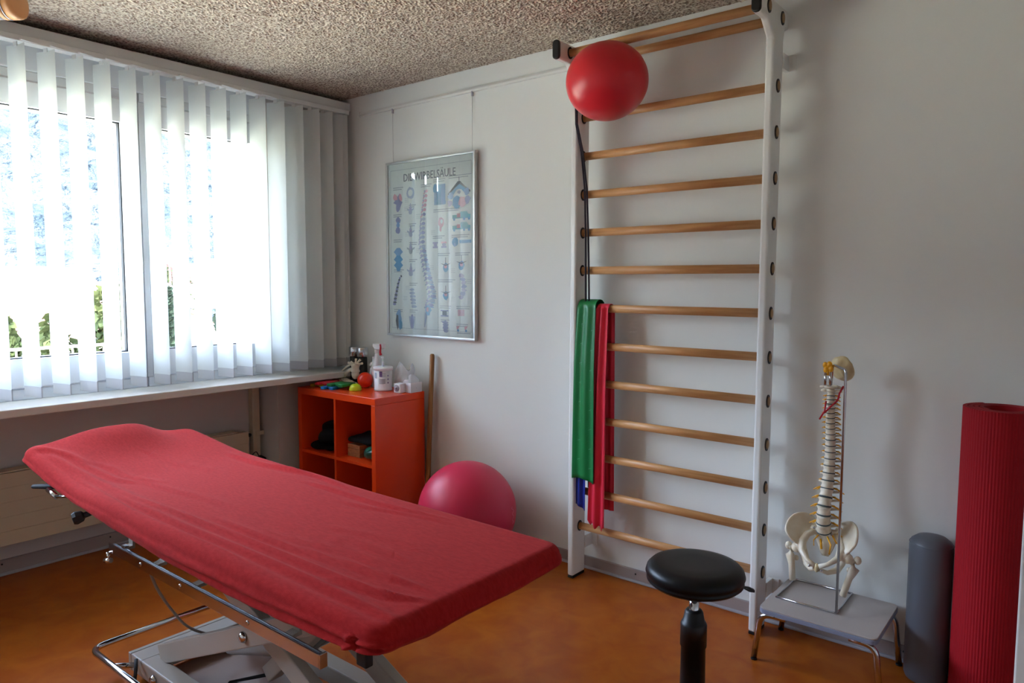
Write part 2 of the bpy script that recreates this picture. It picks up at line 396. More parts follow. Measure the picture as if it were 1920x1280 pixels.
obj('foot_pipe', MB().tube([(.07, -3.1, .19), (.07, -3.1, .001)], .009), 'radiator', ra)
co = empty('pipe_conduit', (.02, -.52, .001), 'narrow cream pipe casing running down the niche beside the pillar', 'pipe')
obj('casing', MB().box((.001, -.548, .01), (.045, -.50, .80)), 'radiator', co, bevel=.004)
obj('pipe_clip', MB().box((.045, -.535, .46), (.052, -.478, .485)).box((.045, -.50, .464), (.05, -.478, .481)), 'radiator', co, bevel=.002)
so_ = empty('wall_plug', (.045, -.50, .30), 'black plug with cable loop at the foot of the pipe casing', 'plug')
obj('plug_body', MB().lathe([(.0, .0), (.022, .0), (.025, .01), (.022, .04), (.008, .055), (0, .056)], (.045, -.515, .315), 16, (1, .3, -.2)), 'black', so_)
obj('cable', MB().tube(rounded([(.06, -.52, .33), (.075, -.55, .375), (.06, -.575, .34), (.05, -.57, .1), (.05, -.57, .02)], .03), .003, 8), 'black', so_)

# ================================================================== PICTURE RAIL, POSTER
pr = empty('picture_rail', (1.3, -.008, 2.38), 'thin white picture hanging rail along the back wall', 'rail')
obj('rail_profile', MB().prism([(0, 2.378), (-.004, 2.376), (-.012, 2.378), (-.014, 2.388), (-.010, 2.400), (0, 2.402)], 'x', .42, 2.07), 'white', pr, bevel=.001)
obj('end_cap', MB().box((2.07, -.015, 2.374), (2.074, 0, 2.404)), 'white', pr)
obj('end_cap', MB().box((.416, -.015, 2.374), (.42, 0, 2.404)), 'white', pr)
px0, px1, pz0, pz1 = .672, 1.372, 1.069, 2.072
po_ = empty('framed_poster', (1.02, -.02, 1.07), 'framed spine anatomy poster in a slim aluminium frame on the back wall', 'poster')
fb = .012; fd0, fd1 = -.034, -.008
for a, b in (((px0, fd0, pz0), (px1, fd1, pz0 + fb)), ((px0, fd0, pz1 - fb), (px1, fd1, pz1)), ((px0, fd0, pz0 + fb), (px0 + fb, fd1, pz1 - fb)), ((px1 - fb, fd0, pz0 + fb), (px1, fd1, pz1 - fb))):
    obj('frame_bar', MB().box(a, b), 'alu', po_, bevel=.002)
obj('poster_sheet', MB().box((px0 + .008, -.022, pz0 + .008), (px1 - .008, -.012, pz1 - .008)), 'paper', po_)
obj('pane', MB().add([(px0 + .01, -.029, pz0 + .01), (px1 - .01, -.029, pz0 + .01), (px1 - .01, -.029, pz1 - .01), (px0 + .01, -.029, pz1 - .01)], [(0, 1, 2, 3)]), 'pglass', po_)
for x in (.683 + .03, 1.354 - .02):
    obj('hanging_string', MB().tube([(x, -.009, 2.38), (x, -.009, pz1 - .02)], .0011, 6), 'string', po_)
    obj('string_hook', MB().box((x - .004, -.014, 2.355), (x + .004, -.004, 2.382)), 'silver', po_)
# print on the poster: flat ink shapes, pu 0..1 across, pv 0..1 down
inks = {}
def ink(m_): return inks.setdefault(m_, MB())
pc = [0]
def pp(u, v):
    return (px0 + .02 + u * (px1 - px0 - .04), -.0225 - pc[0] * .000002, pz1 - .02 - v * (pz1 - pz0 - .04))
def blob(m_, cu, cv, ru, rv, n=14, jag=0):
    pc[0] += 1; pts = []
    for k in range(n):
        a = 2 * PI * k / n; j = 1 + (random.uniform(-jag, jag) if jag else 0)
        pts.append(pp(cu + ru * j * math.cos(a), cv + rv * j * math.sin(a)))
    c_ = pp(cu, cv); ink(m_).add([c_] + pts, [(0, i + 1, (i + 1) % n + 1) for i in range(n)])
def rect(m_, u0, v0, u1, v1, sk=0):
    pc[0] += 1; ink(m_).add([pp(u0, v0), pp(u1, v0 + sk), pp(u1, v1 + sk), pp(u0, v1)], [(0, 1, 2, 3)])
def poly(m_, ps):
    pc[0] += 1; ink(m_).add([pp(*p) for p in ps], [tuple(range(len(ps)))])
rect('pl', .02, .028, .98, .030); rect('pl', .02, .972, .98, .974); rect('pl', .018, .028, .021, .974); rect('pl', .979, .028, .982, .974)
def textlines(u, v, w_, n=2):
    for k in range(n): rect('pl', u, v + k * .011, u + w_ * (1 if k == 0 else random.uniform(.7, 1)), v + k * .011 + .0045)
def vertebra(m_, cu, cv, s, m2='pp'):
    blob(m_, cu, cv + s * .3, s * .75, s * .6, 14, .12)
    blob(m2, cu, cv - s * .35, s * .5, s * .45, 12, .2)
    poly(m_, [(cu - s * 1.5, cv - s * .35), (cu - s * .4, cv - s * .1), (cu - s * .4, cv + s * .25), (cu - s * 1.3, cv)])
    poly(m_, [(cu + s * 1.5, cv - s * .35), (cu + s * .4, cv - s * .1), (cu + s * .4, cv + s * .25), (cu + s * 1.3, cv)])
    poly('pk', [(cu - s * .15, cv - s * 1.3), (cu + s * .15, cv - s * 1.3), (cu + s * .3, cv - s * .4), (cu - s * .3, cv - s * .4)])
# columns of headings
for u, v, w_ in ((.05, .13, .13), (.05, .29, .11), (.05, .44, .11), (.05, .62, .13), (.05, .86, .11), (.25, .24, .09), (.25, .35, .09), (.25, .46, .1), (.25, .56, .1), (.25, .7, .1), (.25, .86, .1), (.4, .13, .13), (.55, .11, .14), (.73, .1, .25), (.55, .28, .3), (.54, .43, .14), (.76, .43, .2), (.6, .53, .14), (.8, .53, .17), (.6, .68, .2), (.62, .83, .13), (.81, .83, .15), (.63, .91, .1), (.81, .93, .13)):
    textlines(u, v, w_)
blob('pv', .11, .205, .055, .035, 16, .45); blob('pr', .08, .19, .025, .02, 10, .4); blob('pr', .14, .19, .025, .02, 10, .4); blob('pv', .115, .245, .028, .028, 12, .3)
blob('pv', .11, .325, .03, .022, 10, .15); blob('pb', .11, .355, .025, .02, 10, .2); blob('pv', .11, .385, .03, .022, 10, .15)
for dv in (0, .045, .08): poly('pb2' if dv else 'pb', [(.05, .515 + dv), (.09, .49 + dv), (.13, .49 + dv), (.17, .515 + dv), (.14, .53 + dv), (.13, .55 + dv), (.09, .55 + dv), (.08, .53 + dv)])
for k in range(16):
    t = k / 15; blob('pv' if k % 2 else 'pg', .145 - .09 * t ** .6, .66 + .17 * t, .012 + .012 * t, .0065, 8, .2)
blob('pb', .11, .92, .035, .05, 12, .25); blob('pg', .085, .93, .018, .05, 10, .3); blob('pb2', .13, .955, .02, .03, 10, .3)
blob('pk', .27, .17, .05, .035, 14, .1); blob('paper', .27, .17, .03, .02, 12); vertebra('pk', .27, .27, .03); vertebra('pk', .27, .4, .032); vertebra('pl', .27, .5, .034); vertebra('pk', .27, .63, .036)
for k in range(6): blob('pk', .28 + .005 * k, .74 + .02 * k, .035, .009, 10, .2)
poly('pk', [(.24, .9), (.32, .9), (.3, .98 - .01), (.26, .97)]); blob('pv', .28, .93, .02, .04, 10, .2)
# the big spine
for k in range(26):
    t = k / 25; cv = .17 + .66 * t
    cu = .47 - .05 * math.sin(PI * min(1, t * 1.1)) + (.10 * max(0, (t - .45) / .55) if t > .45 else 0) + (.0 if t < .2 else 0) - (.06 * max(0, (t - .9) / .1))
    s = .013 + .016 * t
    blob('pr' if t < .2 else ('pv' if k % 2 else 'pk'), cu, cv, s * 1.3, .0095 + .002 * t, 10, .1)
    poly('pk' if t > .2 else 'pr', [(cu - s, cv - .006), (cu - s * 2.8, cv + .012), (cu - s * 2.6, cv + .02), (cu - s, cv + .006)])
    blob('pp', cu - s * 1.9, cv, s * .5, .008, 8, .2)
    if t > .45: blob('pb', cu + s * .4, cv + .012, s * 1.1, .003, 8)
blob('pb2', .48, .86, .035, .03, 12, .3); blob('pr', .47, .855, .015, .015, 10); poly('pk', [(.44, .87), (.47, .89), (.44, .96), (.43, .96)])
# right column pictures
rect('pb', .56, .14, .69, .255); rect('pb2', .59, .14, .64, .255); blob('pb2', .57, .16, .02, .03, 10, .3); blob('pb', .68, .24, .02, .02, 8, .3)
poly('pg', [(.72, .2), (.78, .165), (.83, .135), (.86, .135), (.91, .165), (.97, .19), (.97, .2), (.9, .19), (.86, .175), (.83, .175), (.79, .195), (.74, .22)])
poly('pb2', [(.73, .205), (.8, .17), (.85, .15), (.9, .17), (.96, .2), (.93, .215), (.87, .18), (.82, .18), (.77, .215)])
blob('pb', .75, .215, .03, .02, 12, .15); blob('pb', .93, .195, .03, .02, 12, .15); blob('paper', .845, .195, .035, .018, 12); blob('pk', .845, .195, .018, .01, 10, .2)
blob('pb2', .82, .25, .05, .035, 16, .1); blob('pr', .88, .25, .04, .03, 14, .15); blob('pv', .94, .235, .03, .025, 10, .3); blob('pp', .74, .25, .03, .02, 10, .3); rect('pg', .843, .11, .849, .14)
for v in (.315, .375):   # two small cars
    rect('pt', .77, v + .005, .97, v + .025); poly('pt', [(.85, v + .006), (.865, v - .012), (.93, v - .012), (.95, v + .006)]); rect('pr', .82, v - .002, .86, v + .02)
    for u in (.79, .9, .955): blob('pb2', u, v + .028, .013, .009, 10)
blob('pr', .64, .355, .035, .03, 14, .1); blob('paper', .645, .35, .015, .013, 10); poly('pr', [(.62, .37), (.65, .37), (.64, .41), (.62, .4)])
for u, m_ in ((.57, 'pp'), (.67, 'pr')): rect(m_, u - .03, .465, u + .03, .475); rect('pp', u - .03, .49, u + .03, .5); blob('pp', u, .482, .02, .012, 10, .2)
blob('pb2', .8, .47, .035, .025, 16, .05); blob('pb', .795, .485, .012, .012, 8); rect('pb2', .85, .46, .98, .478)
for cu, cv in ((.69, .6), (.87, .59), (.69, .76)):
    blob('pb2', cu, cv + .012, .032, .026, 14, .1); blob('pr', cu, cv + .006, .018, .012, 10, .1); poly('pg', [(cu - .06, cv - .012), (cu, cv - .004), (cu + .06, cv - .012), (cu, cv + .004)]); rect('pg', cu - .003, cv - .045, cu + .003, cv - .005)
for k in range(7): blob('pv' if k % 2 else 'pp', .885 + .035 * math.sin(k / 6 * PI) - .02, .66 + .02 * k, .03, .012, 9, .25)
rect('pv', .63, .855, .72, .862); rect('pv', .63, .885, .72, .892); rect('pg', .65, .86, .7, .886); rect('pr', .83, .85, .9, .885)
for k in range(4): blob('pv', .68 + .01 * (k % 2), .925 + .016 * k, .035, .01, 9, .3)
for cu in (.83, .92): poly('pr', [(cu - .02, .945), (cu + .02, .94), (cu, .96), (cu + .01, .985 - .01), (cu - .01, .975)]); blob('pb2', cu, .968, .012, .008, 8)
rect('pl', .82, .957 + .022, .97, .985)
for u, v in ((.2, .2), (.19, .25), (.2, .4), (.34, .3), (.52, .4), (.5, .6), (.34, .5), (.75, .62), (.75, .78), (.93, .68), (.2, .72), (.17, .78)):
    for k in range(3): rect('pl', u, v + .01 * k, u + .05, v + .01 * k + .0015)
for k, mb in inks.items():
    for nm in ('poster_print',): obj(nm, mb, k, po_)
# title
def text_mesh(body, size, m_, parent, mtx, name, ext=0.0004):
    cu = bpy.data.curves.new('t', 'FONT'); cu.body = body; cu.size = size; cu.align_x = 'CENTER'; cu.extrude = ext; cu.resolution_u = 2
    o = bpy.data.objects.new('t', cu); C.objects.link(o)
    dg = bpy.context.evaluated_depsgraph_get(); me = bpy.data.meshes.new_from_object(o.evaluated_get(dg))
    bpy.data.objects.remove(o); me.transform(mtx); base = Vector(parent.get('_w', (0, 0, 0)))
    for v in me.vertices: v.co -= base
    me.materials.clear(); me.materials.append(M[m_]); n = bpy.data.objects.new(name, me); C.objects.link(n); n.parent = parent; n['_w'] = tuple(base)
    return n
RX = Matrix.Rotation(PI / 2, 4, 'X')
text_mesh('DIE WIRBELSÄULE', .062, 'pg', po_, Matrix.Translation((1.02, -.0235, 1.955)) @ Matrix.Diagonal((.83, 1, 1, 1)) @ RX, 'title_lettering')

# ================================================================== SHELF
SX0, SX1, SY0, SY1, SZ = .322, 1.012, -.42, -.06, .768
sh = empty('cube_shelf', (.66, -.24, 0), 'glossy orange four-compartment cube shelf in the corner below the poster', 'shelf')
T = .038
obj('top_panel', MB().box((SX0, SY0, SZ - T), (SX1, SY1, SZ)), 'orange', sh, bevel=.0015)
obj('side_panel', MB().box((SX0, SY0, 0), (SX0 + .032, SY1, SZ - T - .0005)), 'orange', sh, bevel=.0012)
obj('side_panel', MB().box((SX1 - .032, SY0, 0), (SX1, SY1, SZ - T - .0005)), 'orange', sh, bevel=.0012)
obj('bottom_panel', MB().box((SX0 + .032, SY0, .0), (SX1 - .032, SY1, T)), 'orange', sh, bevel=.0012)
xm = (SX0 + SX1) / 2; obj('divider', MB().box((xm - .0085, SY0 + .001, T), (xm + .0085, SY1, SZ - T)), 'orange', sh)
ZM = .405
obj('shelf_board', MB().box((SX0 + .032, SY0 + .001, ZM - .016), (xm - .0085, SY1, ZM)), 'orange', sh)
obj('shelf_board', MB().box((xm + .0085, SY0 + .001, ZM - .016), (SX1 - .032, SY1, ZM)), 'orange', sh)
obj('back_shade', MB().box((SX0 + .032, SY1 - .006, T), (SX1 - .032, SY1 - .001, SZ - T)), 'orange_shade', sh)  # added dark sheet in place of the shade at the shelf's open back
for x in (SX0 + .1, xm + .06):
    obj('cam_screw', MB().lathe([(.006, 0), (.006, .002), (0, .003)], (x, SY0 + .06, SZ - T), 10, (0, 0, -1)), 'black', sh)
# contents of the compartments
def cushion(name, c, r, m_, label, cat, group=None, rot=0, nz_=.012, seed=0):
    b = MB(); R = Matrix.Rotation(rot, 3, 'Z'); cx, cy, cz = c
    n, m2 = 28, 16; vs = []; fs = []
    for i in range(m2 + 1):
        th = PI * i / m2
        for k in range(n):
            ph = 2 * PI * k / n; e = .62
            sx = math.copysign(abs(math.cos(ph)) ** e, math.cos(ph)) * math.sin(th) ** .7; sy = math.copysign(abs(math.sin(ph)) ** e, math.sin(ph)) * math.sin(th) ** .7; z_ = math.copysign(abs(math.cos(th)) ** .75, math.cos(th))
            p = Vector((sx * r[0], sy * r[1], z_ * r[2])); p *= 1 + nz_ / min(r) * noise.noise(p * 14 + Vector((seed, 0, 0)))
            p = R @ p; vs.append((cx + p.x, cy + p.y, max(cz + p.z, c[2] - r[2] + .0005)))
    for i in range(m2):
        for k in range(n): k2 = (k + 1) % n; fs.append((i * n + k, (i + 1) * n + k, (i + 1) * n + k2, i * n + k2))
    b.add(vs, fs, True); o = obj(name, b, m_); tag(o, label, cat, group); return o
cushion('weight_cuff', (.470, -.305, ZM + .0305), (.100, .09, .03), 'charcoal', 'flat black padded cuff at the bottom of the shelf pile', 'cuff', 'black padded cuffs in the shelf', .1, seed=1)
cushion('weight_cuff', (.452, -.235, ZM + .107), (.085, .085, .044), 'charcoal', 'rolled black padded cuff lying at the back of the pile', 'cuff', 'black padded cuffs in the shelf', -.2, seed=4)
cushion('weight_cuff', (.560, -.370, ZM + .098), (.070, .042, .035), 'charcoal', 'dark grey rounded cuff lying in front on the pile', 'cuff', 'black padded cuffs in the shelf', .3, seed=9)
for k in range(3):
    z0 = ZM + .001 + k * .023
    tag(obj('wooden_block', MB().box((.695, -.355, z0), (.80, -.13, z0 + .0215)), 'cork', bevel=.002), ('lowest of the three stacked light wooden boards in the shelf', 'middle one of the three stacked light wooden boards', 'topmost of the three stacked wooden boards, under black pad')[k], 'board', 'wooden boards in the shelf')
cushion('black_pad', (.80, -.25, ZM + .0722 + .026), (.115, .10, .025), 'charcoal', 'floppy black pad lying on top of the wooden boards', 'pad', None, .05, seed=12)
cushion('green_bundle', (.905, -.355, ZM + .036), (.05, .045, .035), 'darkgreen', 'crumpled dark green plastic bundle beside the wooden boards', 'bundle', None, .3, nz_=.03, seed=20)
# foam plates on top
def plate(x, y, w_, d, rot, m_, label, z=SZ + .0005, h=.016):
    b = MB(); pts = [(-w_ / 2, -d / 2), (-w_ / 2 + w_ * .3, -d / 2), (-w_ / 2 + w_ * .36, -d / 2 + d * .22), (-w_ / 2 + w_ * .64, -d / 2 + d * .22), (-w_ / 2 + w_ * .7, -d / 2), (w_ / 2, -d / 2), (w_ / 2, d / 2), (-w_ / 2, d / 2)]
    b.prism(pts, 'z', 0, h); o = obj('foam_plate', b, m_, bevel=.003); o.location = (x, y, z); o.rotation_euler = (0, 0, rot)
    tag(o, label, 'foam plate', 'coloured foam plates on the shelf'); return o
plate(.385, -.290, .085, .13, .35, 'yellow', 'yellow notched foam plate at the far left of the shelf top')
plate(.452, -.305, .085, .125, .3, 'redp', 'dark red foam plate between the yellow and blue plates', SZ + .0168)
plate(.530, -.325, .085, .12, .3, 'bluep', 'bright blue notched foam plate beside the green one')
plate(.575, -.300, .115, .120, .22, 'greenp', 'green foam plate lying on the blue one', SZ + .017)
dm = MB(); dm.lathe([(.0, 0), (.033, 0), (.035, .004), (.033, .018), (.026, .03), (.014, .037), (0, .039)], (.690, -.290, SZ + .0005), 28)
do = empty('massage_dome', (.690, -.290, SZ), 'small lime yellow half dome at the shelf front edge', 'dome'); obj('dome', dm, 'lime', do)
obj('eye_dot', MB().lathe([(.004, 0), (.004, .0015), (0, .002)], (.672, -.313, SZ + .016), 10, (-.5, -.85, .3)), 'black', do)
tag(obj('rubber_ball', MB().ball((.655, -.19, SZ + .0463), .0455), 'oball'), 'shiny orange-red fist-sized ball beside the white tub', 'ball')
# dumbbells standing up
def dumbbell(x, y, label):
    e = empty('massage_cylinder', (x, y, SZ), label, 'bottle', 'chrome-topped black cylinders')
    obj('black_body', MB().lathe([(.0, 0), (.026, 0), (.028, .004), (.028, .163), (.024, .166), (0, .166)], (x, y, SZ + .0005), 24), 'black', e)
    obj('chrome_cap', MB().lathe([(.0, .0), (.031, 0), (.034, .003), (.034, .052), (.031, .056), (0, .056)], (x, y, SZ + .167), 28), 'chrome', e)
dumbbell(.450, -.102, 'leftmost of two black cylinders with wide chrome cap by the corner')
dumbbell(.525, -.102, 'black cylinder with chrome cap directly behind the foot skeleton')
# foot skeleton with shin joint and vertebra-like top
def foot():
    e = empty('foot_skeleton', (.50, -.17, SZ), 'cream plastic bone model with splayed toes beside the orange ball', 'model')
    b = MB(); hx, hy, z = .335, -.155, SZ + .001
    b.ball((hx, hy, z + .02), (.028, .022, .019)); obj('heel_bone', b, 'bone', e)
    b = MB(); b.ball((.385, -.160, z + .036), (.03, .022, .018)); b.ball((.415, -.165, z + .026), (.022, .025, .015)); obj('ankle_bone', b, 'bone', e)
    for k in range(5):
        s = (k - 2) / 2; p0 = Vector((.425, -.165 - .014 * s, z + .03)); p1 = Vector((.485 + .004 * k, -.180 - .034 * s, z + .016)); p2 = Vector((.53 + .003 * k, -.186 - .040 * s, z + .007))
        obj('toe_bone', MB().tube([p0, p0.lerp(p1, .1), p0.lerp(p1, .5), p0.lerp(p1, .95), p1, p1.lerp(p2, .5), p1.lerp(p2, .95), p2], [.004, .0065, .0035, .006, .004, .0035, .005, .003], 8), 'bone', e)
    obj('shin_bone', MB().tube([(.365, -.16, z + .052), (.385, -.16, z + .062), (.45, -.17, z + .10), (.525, -.178, z + .135)], [.009, .006, .005, .009], 10), 'bone', e)
    obj('shin_bone', MB().tube([(.42, -.165, z + .042), (.475, -.174, z + .08), (.548, -.18, z + .11)], [.012, .009, .014], 10), 'bone', e)
    b = MB(); b.lathe([(0, 0), (.022, 0), (.027, .008), (.022, .02), (.022, .03), (.028, .044), (.024, .052), (0, .052)], (.555, -.18, z + .08), 18); b.ball((.553, -.18, z + .07), (.027, .02, .03))
    obj('vertebra_body', b, 'bone', e)
    b = MB(); c_ = Vector((.555, -.18, z + .125))
    for d in ((-.05, -.012, .012), (.05, .012, .012), (-.018, .02, .032), (.022, .02, .032), (-.02, -.02, .02), (.03, -.02, .018)):
        b.tube([c_, c_ + Vector(d) * .6, c_ + Vector(d)], [.010, .006, .007], 8)
    obj('process', b, 'bone', e)
foot()
# spray bottle, tub, pump, bag, timer, box
def bottle(x, y, label):
    e = empty('spray_bottle', (x, y, SZ), label, 'bottle')
    obj('bottle_body', MB().lathe([(0, 0), (.036, 0), (.038, .004), (.038, .11), (.034, .135), (.018, .185), (.014, .2), (0, .2)], (x, y, SZ + .0005), 24), 'plastic', e)
    b = MB(); b.lathe([(.016, 0), (.017, .022), (.012, .026), (0, .026)], (x, y, SZ + .2), 16); b.prism([(x - .032, SZ + .238), (x - .028, SZ + .254), (x + .055, SZ + .258), (x + .06, SZ + .235), (x + .035, SZ + .222), (x - .012, SZ + .224)], 'y', y - .013, y + .013)
    obj('spray_head', b, 'plastic', e, bevel=.003)
    b = MB(); b.tube(rounded([(x + .042, y - .016, SZ + .255), (x + .048, y - .018, SZ + .235), (x + .043, y - .018, SZ + .205), (x + .05, y - .018, SZ + .192)], .01), [.004] * 4 + [.005] * 4 + [.006] * 5 + [.008] * 3, 8); obj('trigger', b, 'artery', e)
bottle(.685, -.12, 'tall white spray bottle with red trigger at the back of the shelf')
tb = empty('wipes_tub', (.815, -.20, SZ), 'white plastic tub with purple printed label and flat lid', 'tub')
tx, ty, tr_ = .807, -.185, .053
obj('tub_body', MB().lathe([(0, 0), (tr_ - .004, 0), (tr_ - .002, .004), (tr_ - .002, .012), (tr_ - .004, .014), (tr_, .118), (0, .118)], (tx, ty, SZ + .0005), 32), 'plastic', tb)
obj('tub_lid', MB().lathe([(0, 0), (tr_ + .003, 0), (tr_ + .003, .014), (tr_ - .001, .018), (0, .019)], (tx, ty, SZ + .1185), 32), 'plastic', tb)
obj('tub_lid_nozzle', MB().tube([(tx, ty, SZ + .137), (tx, ty, SZ + .163)], .007, 10).tube([(tx - .004, ty, SZ + .160), (tx - .004, ty, SZ + .187)], .004, 10).ball((tx - .004, ty, SZ + .188), (.011, .008, .006)), 'plastic', tb)
def onCyl(cx, cy, r, a0, a1, z0, z1, m_, parent, name):
    b = MB(); b.grid(lambda u, v: (cx + r * math.cos(a0 + (a1 - a0) * u), cy + r * math.sin(a0 + (a1 - a0) * u), z0 + (z1 - z0) * v), 8, 1); return obj(name, b, m_, parent)
onCyl(tx, ty, tr_ + .0006, -1.12, -.80, SZ + .083, SZ + .113, 'purple', tb, 'label_patch')
for k in range(3): onCyl(tx, ty, tr_ + .0006, -.76, -.45, SZ + .10 - k * .008, SZ + .1025 - k * .008, 'greyprint', tb, 'label_print')
for k in range(5): onCyl(tx, ty, tr_ + .0006, -1.12, -.48, SZ + .068 - k * .006, SZ + .071 - k * .006, 'greyprint', tb, 'label_print')
onCyl(tx, ty, tr_ + .0006, -1.75, -1.5, SZ + .075, SZ + .105, 'pk', tb, 'label_patch')
for k in range(3): onCyl(tx, ty, tr_ + .0006, -.25, -.12, SZ + .085 - k * .02, SZ + .093 - k * .02, 'purple', tb, 'label_print')
b = MB(); cxb, cyb = .885, -.105
def bagf(u, v):
    a = 2 * PI * u; rr = .078 * (1 + .25 * noise.noise(Vector((math.cos(a) * 2, math.sin(a) * 2, v * 3)))) * (1 - .35 * max(0, v - .5)); return (cxb + .012 + rr * math.cos(a) * .92, cyb + rr * math.sin(a) * .42, SZ + .001 + v * (.135 + .022 * math.sin(a * 3)))
b.grid(bagf, 48, 14); o = obj('plastic_bag', b, 'bag'); tag(o, 'crumpled clear plastic bag standing behind the small white boxes', 'bag')
o = cushion('white_sachet', (.895, -.105, SZ + .032), (.045, .022, .03), 'plastic', 'pale soft pouch seen inside the clear plastic bag', 'pouch', None, 0, .02, 31)
ti = empty('timer_box', (.944, -.175, SZ), 'small white cube timer with round dial on the shelf', 'timer')
Rz = Matrix.Rotation(.1, 3, 'Z')
obj('case', MB().box((.918, -.205, SZ + .0005), (.966, -.155, SZ + .052), Rz), 'plastic', ti, bevel=.003)
obj('dial', MB().lathe([(.019, 0), (.019, .002), (.016, .003), (.006, .003), (.005, .008), (0, .008)], (.943, -.2055, SZ + .027), 24, (.1, -1, 0)), 'greyprint', ti)
obj('dial_pointer', MB().box((.940, -.216, SZ + .024), (.953, -.213, SZ + .027)), 'black', ti)
bx = empty('small_carton', (.99, -.13, SZ), 'low white open box at the right end of the shelf', 'box')
wb = MB(); a0, a1, b0, b1 = .968, 1.008, -.16, -.075
obj('box_base', MB().box((a0, b0, SZ + .0005), (a1, b1, SZ + .003)), 'plastic', bx)
for q in (((a0, b0, SZ + .003), (a1, b0 + .002, SZ + .055)), ((a0, b1 - .002, SZ + .003), (a1, b1, SZ + .055)), ((a0, b0 + .002, SZ + .003), (a0 + .002, b1 - .002, SZ + .055)), ((a1 - .002, b0 + .002, SZ + .003), (a1, b1 - .002, SZ + .055))):
    obj('box_side', MB().box(*q), 'plastic', bx)
cushion('tissue_wad', (.988, -.118, SZ + .053), (.0160, .036, .048), 'bag', 'translucent crumpled film sticking out of the white box', 'film', None, 0, .008, 41)
e = empty('small_white_jar', (.625, -.10, SZ), 'small white jar with domed lid between chrome cap and spray bottle', 'jar')
obj('jar_body', MB().lathe([(0, 0), (.026, 0), (.027, .10), (.02, .11), (0, .11)], (.622, -.095, SZ + .0005), 20), 'plastic', e)
obj('jar_lid', MB().lathe([(0, 0), (.022, 0), (.026, .012), (.02, .028), (.009, .032), (.01, .06), (0, .062)], (.622, -.095, SZ + .111), 20), 'plastic', e)
# gymnastic stick
o = obj('wooden_stick', MB().lathe([(0, 0), (.012, 0), (.0135, .003), (.0135, .972), (.009, .98), (0, .981)], (0, 0, 0), 16), 'stick'); o.location = (1.062, -.10, .002); o.rotation_euler = (-math.radians(4.2), -math.radians(1.0), 0)
tag(o, 'plain brown wooden gymnastic stick leaning on the wall beside the shelf', 'stick')
# big ball
sb = empty('exercise_ball', (1.552, -.30, .0), 'large raspberry red exercise ball on the floor behind the massage table', 'ball')
obj('ball_skin', MB().ball((1.552, -.292, .2465), .246, 48, 32), 'ballpink', sb)
b = MB(); c_ = Vector((1.552, -.292, .2465)); bd = Vector((.93, .30, 0)).normalized(); bs = Vector((bd.y, -bd.x, 0)); prev = None
for k in range(11):
    d = (bd + bs * .05 * math.sin(k * 1.9) + Vector((0, 0, .20 - .035 * k))).normalized()
    if prev: b.tube([c_ + prev * .2462, c_ + (d + prev).normalized() * .2464, c_ + d * .2462], .0016, 5)
    prev = d
obj('scuff_mark', b, 'purplek', sb)

def rrect(x0, x1, y0, y1, r, n=5):
    out = []
    for cx, cy, a in ((x1 - r, y1 - r, 0), (x0 + r, y1 - r, PI / 2), (x0 + r, y0 + r, PI), (x1 - r, y0 + r, 1.5 * PI)):
        for i in range(n + 1): out.append((cx + r * math.cos(a + PI / 2 * i / n), cy + r * math.sin(a + PI / 2 * i / n)))
    return out
# ================================================================== WALL BARS
wbz = [2.1169, 1.9556, 1.7867, 1.6167, 1.4447, 1.2768, 1.1057, .9364, .7611, .5862, .4161, .242]
wbz = [.2435 + .17035 * i for i in range(12)][::-1]
lb = empty('wall_bars', (2.52, -.11, 0), 'tall white wall-bar frame with beech rungs fixed to the back wall', 'wall bars')
prof = [(-.165, .012), (-.165, 2.285), (-.225, 2.335), (-.30, 2.335), (-.30, 2.412), (-.012, 2.412), (-.012, 2.345), (-.05, 2.335), (-.062, 2.29), (-.062, .012)]
XA0, XA1, XB0, XB1 = 2.072, 2.104, 2.938, 2.970
for xa, xb, nm in ((XA0, XA1, 'l'), (XB0, XB1, 'r')):
    o = obj('upright', MB().prism(prof, 'x', xa, xb), 'ladderw', lb, bevel=.009, seg=3)
    obj('foot_cap', MB().box((xa + .001, -.163, 0.0005), (xb - .001, -.064, .013)), 'black', lb, bevel=.003)
    obj('end_cap', MB().prism(rrect(xa - .001, xb + .001, 2.334, 2.414, .0155), 'y', -.312, -.296), 'black', lb, bevel=.004)
    xo = xb if nm == 'r' else xa
    for z0, z1 in ((2.19, 2.248), (.125, .185)):
        obj('wall_bracket', MB().box((xo - .012 if nm == 'r' else xb - .002, -.07, z0), (xo + .004 if nm == 'r' else xb + .004, -.0005, z1)).box((xb - .0, -.006, z0), (xb + .03, -.0005, z1)), 'ladderw', lb, bevel=.001)
rungs = [(-.112, z) for z in wbz] + [(-.225, 2.375), (-.085, 2.369)]
for y, z in rungs:
    obj('rung', MB().tube([(XA1 - .004, y, z), (XB0 + .004, y, z)], .0168, 16, flat=(.85, 1.05)), 'rung', lb)
    for xa, xb in ((XA1, XA1 + .003), (XB1, XB1 + .003), (XA0 - .003, XA0), (XB0 - .003, XB0)):
        obj('rubber_ring', MB().tube([(xa, y, z), (xb, y, z)], .0235, 20, flat=(.8, 1.08)), 'black', lb)
    obj('rung_end', MB().tube([(XB1 + .002, y, z), (XB1 + .006, y, z)], .0165, 16, flat=(.75, 1.05)), 'rungend', lb)
    obj('rung_end', MB().tube([(XA0 - .006, y, z), (XA0 - .002, y, z)], .0165, 16, flat=(.75, 1.05)), 'rungend', lb)
# small red ball wedged under the top rung
tag(obj('small_gym_ball', MB().ball((2.33, -.285, 2.204), (.171, .163, .156), 48, 32), 'ballred'), 'small matt red gymnastics ball wedged under the top rung', 'ball')
